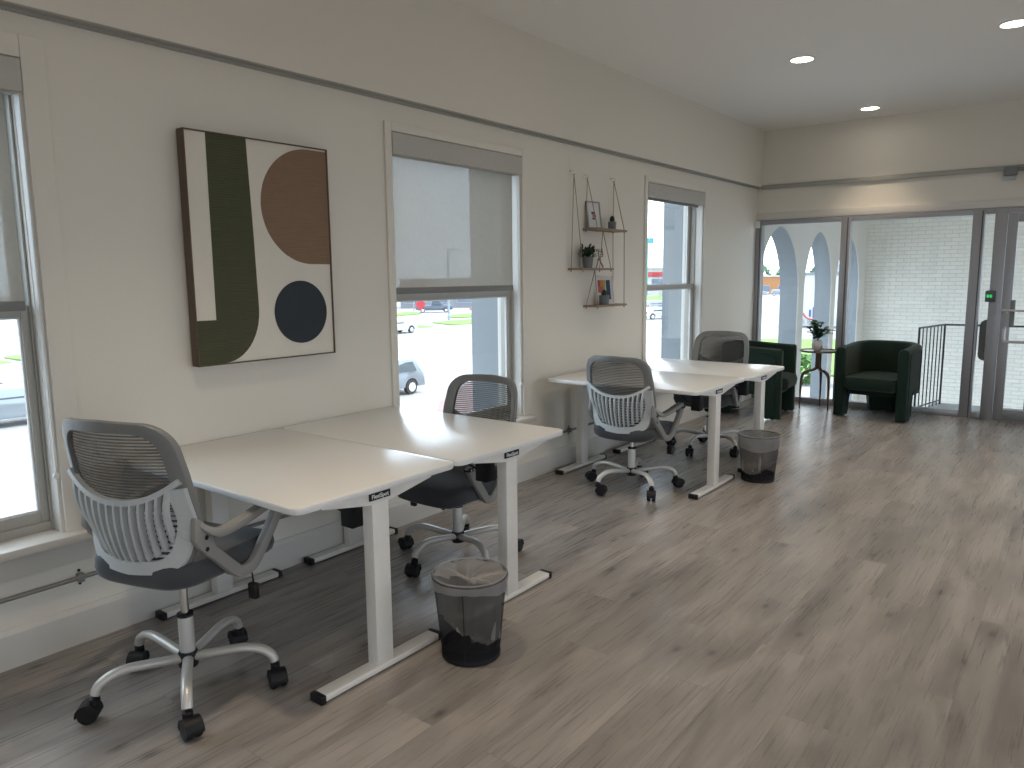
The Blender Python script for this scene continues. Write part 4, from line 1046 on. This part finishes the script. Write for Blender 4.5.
# signs, poles
def sign(name, x, y, hp, w_, h_, mt, label, shape_='rect', rp=.15, tw=0):
    o_ = empty(name, (x, y, -4.0), fa(x, y)+tw)
    MB().lathe([(rp, 0), (rp, hp)], 12).build('post', M['teal'] if 'teal' in label else M['pole'], o_)
    P = {'rect': [(-w_/2, 0), (w_/2, 0), (w_/2, h_), (-w_/2, h_)], 'wedge': [(-w_*.25, 0), (w_*.25, 0), (w_/2, h_), (-w_/2, h_)],
         'diamond': [(0, 0), (w_/2, h_/2), (0, h_), (-w_/2, h_/2)]}[shape_]
    MB().prism(P, -.1, .1, T(0, -rp-.12, hp-h_*.3) @ RX(R(90))).build('panel', mt, o_)
    return tag(o_, label, 'sign')
sign('street_sign', -75.5, 79.5, 1.2, 1.6, 1.9, M['red'], 'small red diamond sign standing on the grass in the middle window', 'diamond', .05)
sign('street_sign', -86, 88.5, 3.6, 2.4, 1.4, M['red'], 'round-edged red shop sign above the pickup truck', 'rect', .1)
sign('tower_sign', -92, 181, 14.2, 3.9, 1.4, M['teal'], 'tall teal sign tower in the last window', 'rect', .55)
sign('pylon_sign', -46, 190, 9.5, 2.9, 3.2, M['red'], 'red wedge-shaped pylon sign seen in the second arch', 'wedge', .3)
o = empty('light_pole', (-62.8, 71.8, -4.0)); MB().lathe([(.22, 0), (.22, .6), (.14, .7), (.10, 9)], 12).build('pole', M['pole'], o)
MB().box(-.1, 1.6, -.1, .1, 8.9, 9.05).build('lamp_head', M['pole'], o)
tag(o, 'pale blue street light pole on the verge in the middle window', 'pole')
def tree(name, x, y, h, r_, label, seed, mt='tree', group=None, tr=True):
    rnd = random.Random(seed); o_ = empty(name, (x, y, -4.0)); q = MB()
    if tr: MB().lathe([(.3, 0), (.2, h*.5), (.08, h*.8)], 8).build('trunk', M['trunk'], o_)
    n = 420
    for k in range(n):
        a = rnd.uniform(0, 6.28); cz = rnd.uniform(-1, 1); rad = rnd.uniform(.6, 1)**.5; s_ = math.sqrt(1-cz*cz)
        c = Vector((r_*rad*s_*math.cos(a), r_*rad*s_*math.sin(a), h-r_*1.0+r_*rad*cz*1.0 if tr else h*.5+h*.5*cz*rad))
        nrm = (Vector((rnd.gauss(0, 1), rnd.gauss(0, 1), rnd.gauss(0, 1)))).normalized(); u_ = nrm.orthogonal().normalized(); v_ = nrm.cross(u_); sz = r_*rnd.uniform(.12, .22)
        q.add([c-u_*sz, c-v_*sz*.6, c+u_*sz, c+v_*sz*.6], [(0, 1, 2, 3)])
    q.build('foliage', M[mt], o_); return tag(o_, label, 'tree' if tr else 'bush', group)
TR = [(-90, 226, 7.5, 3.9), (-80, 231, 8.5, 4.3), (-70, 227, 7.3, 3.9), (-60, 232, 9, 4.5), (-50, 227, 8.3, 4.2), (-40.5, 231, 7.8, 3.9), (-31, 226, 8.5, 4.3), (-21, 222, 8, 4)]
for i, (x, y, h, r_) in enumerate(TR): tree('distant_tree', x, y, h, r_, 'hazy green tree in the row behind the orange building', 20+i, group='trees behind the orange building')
tree('garden_bush', -7.9, 38.5, 1.5, 1.0, 'bright green bush low in the second arch, behind the side table', 50, 'bush', None, False)
tree('garden_bush', -5.5, 38.9, 1.5, 1.0, 'bright green bush low in the third arch, behind the armchair', 51, 'bush', None, False)
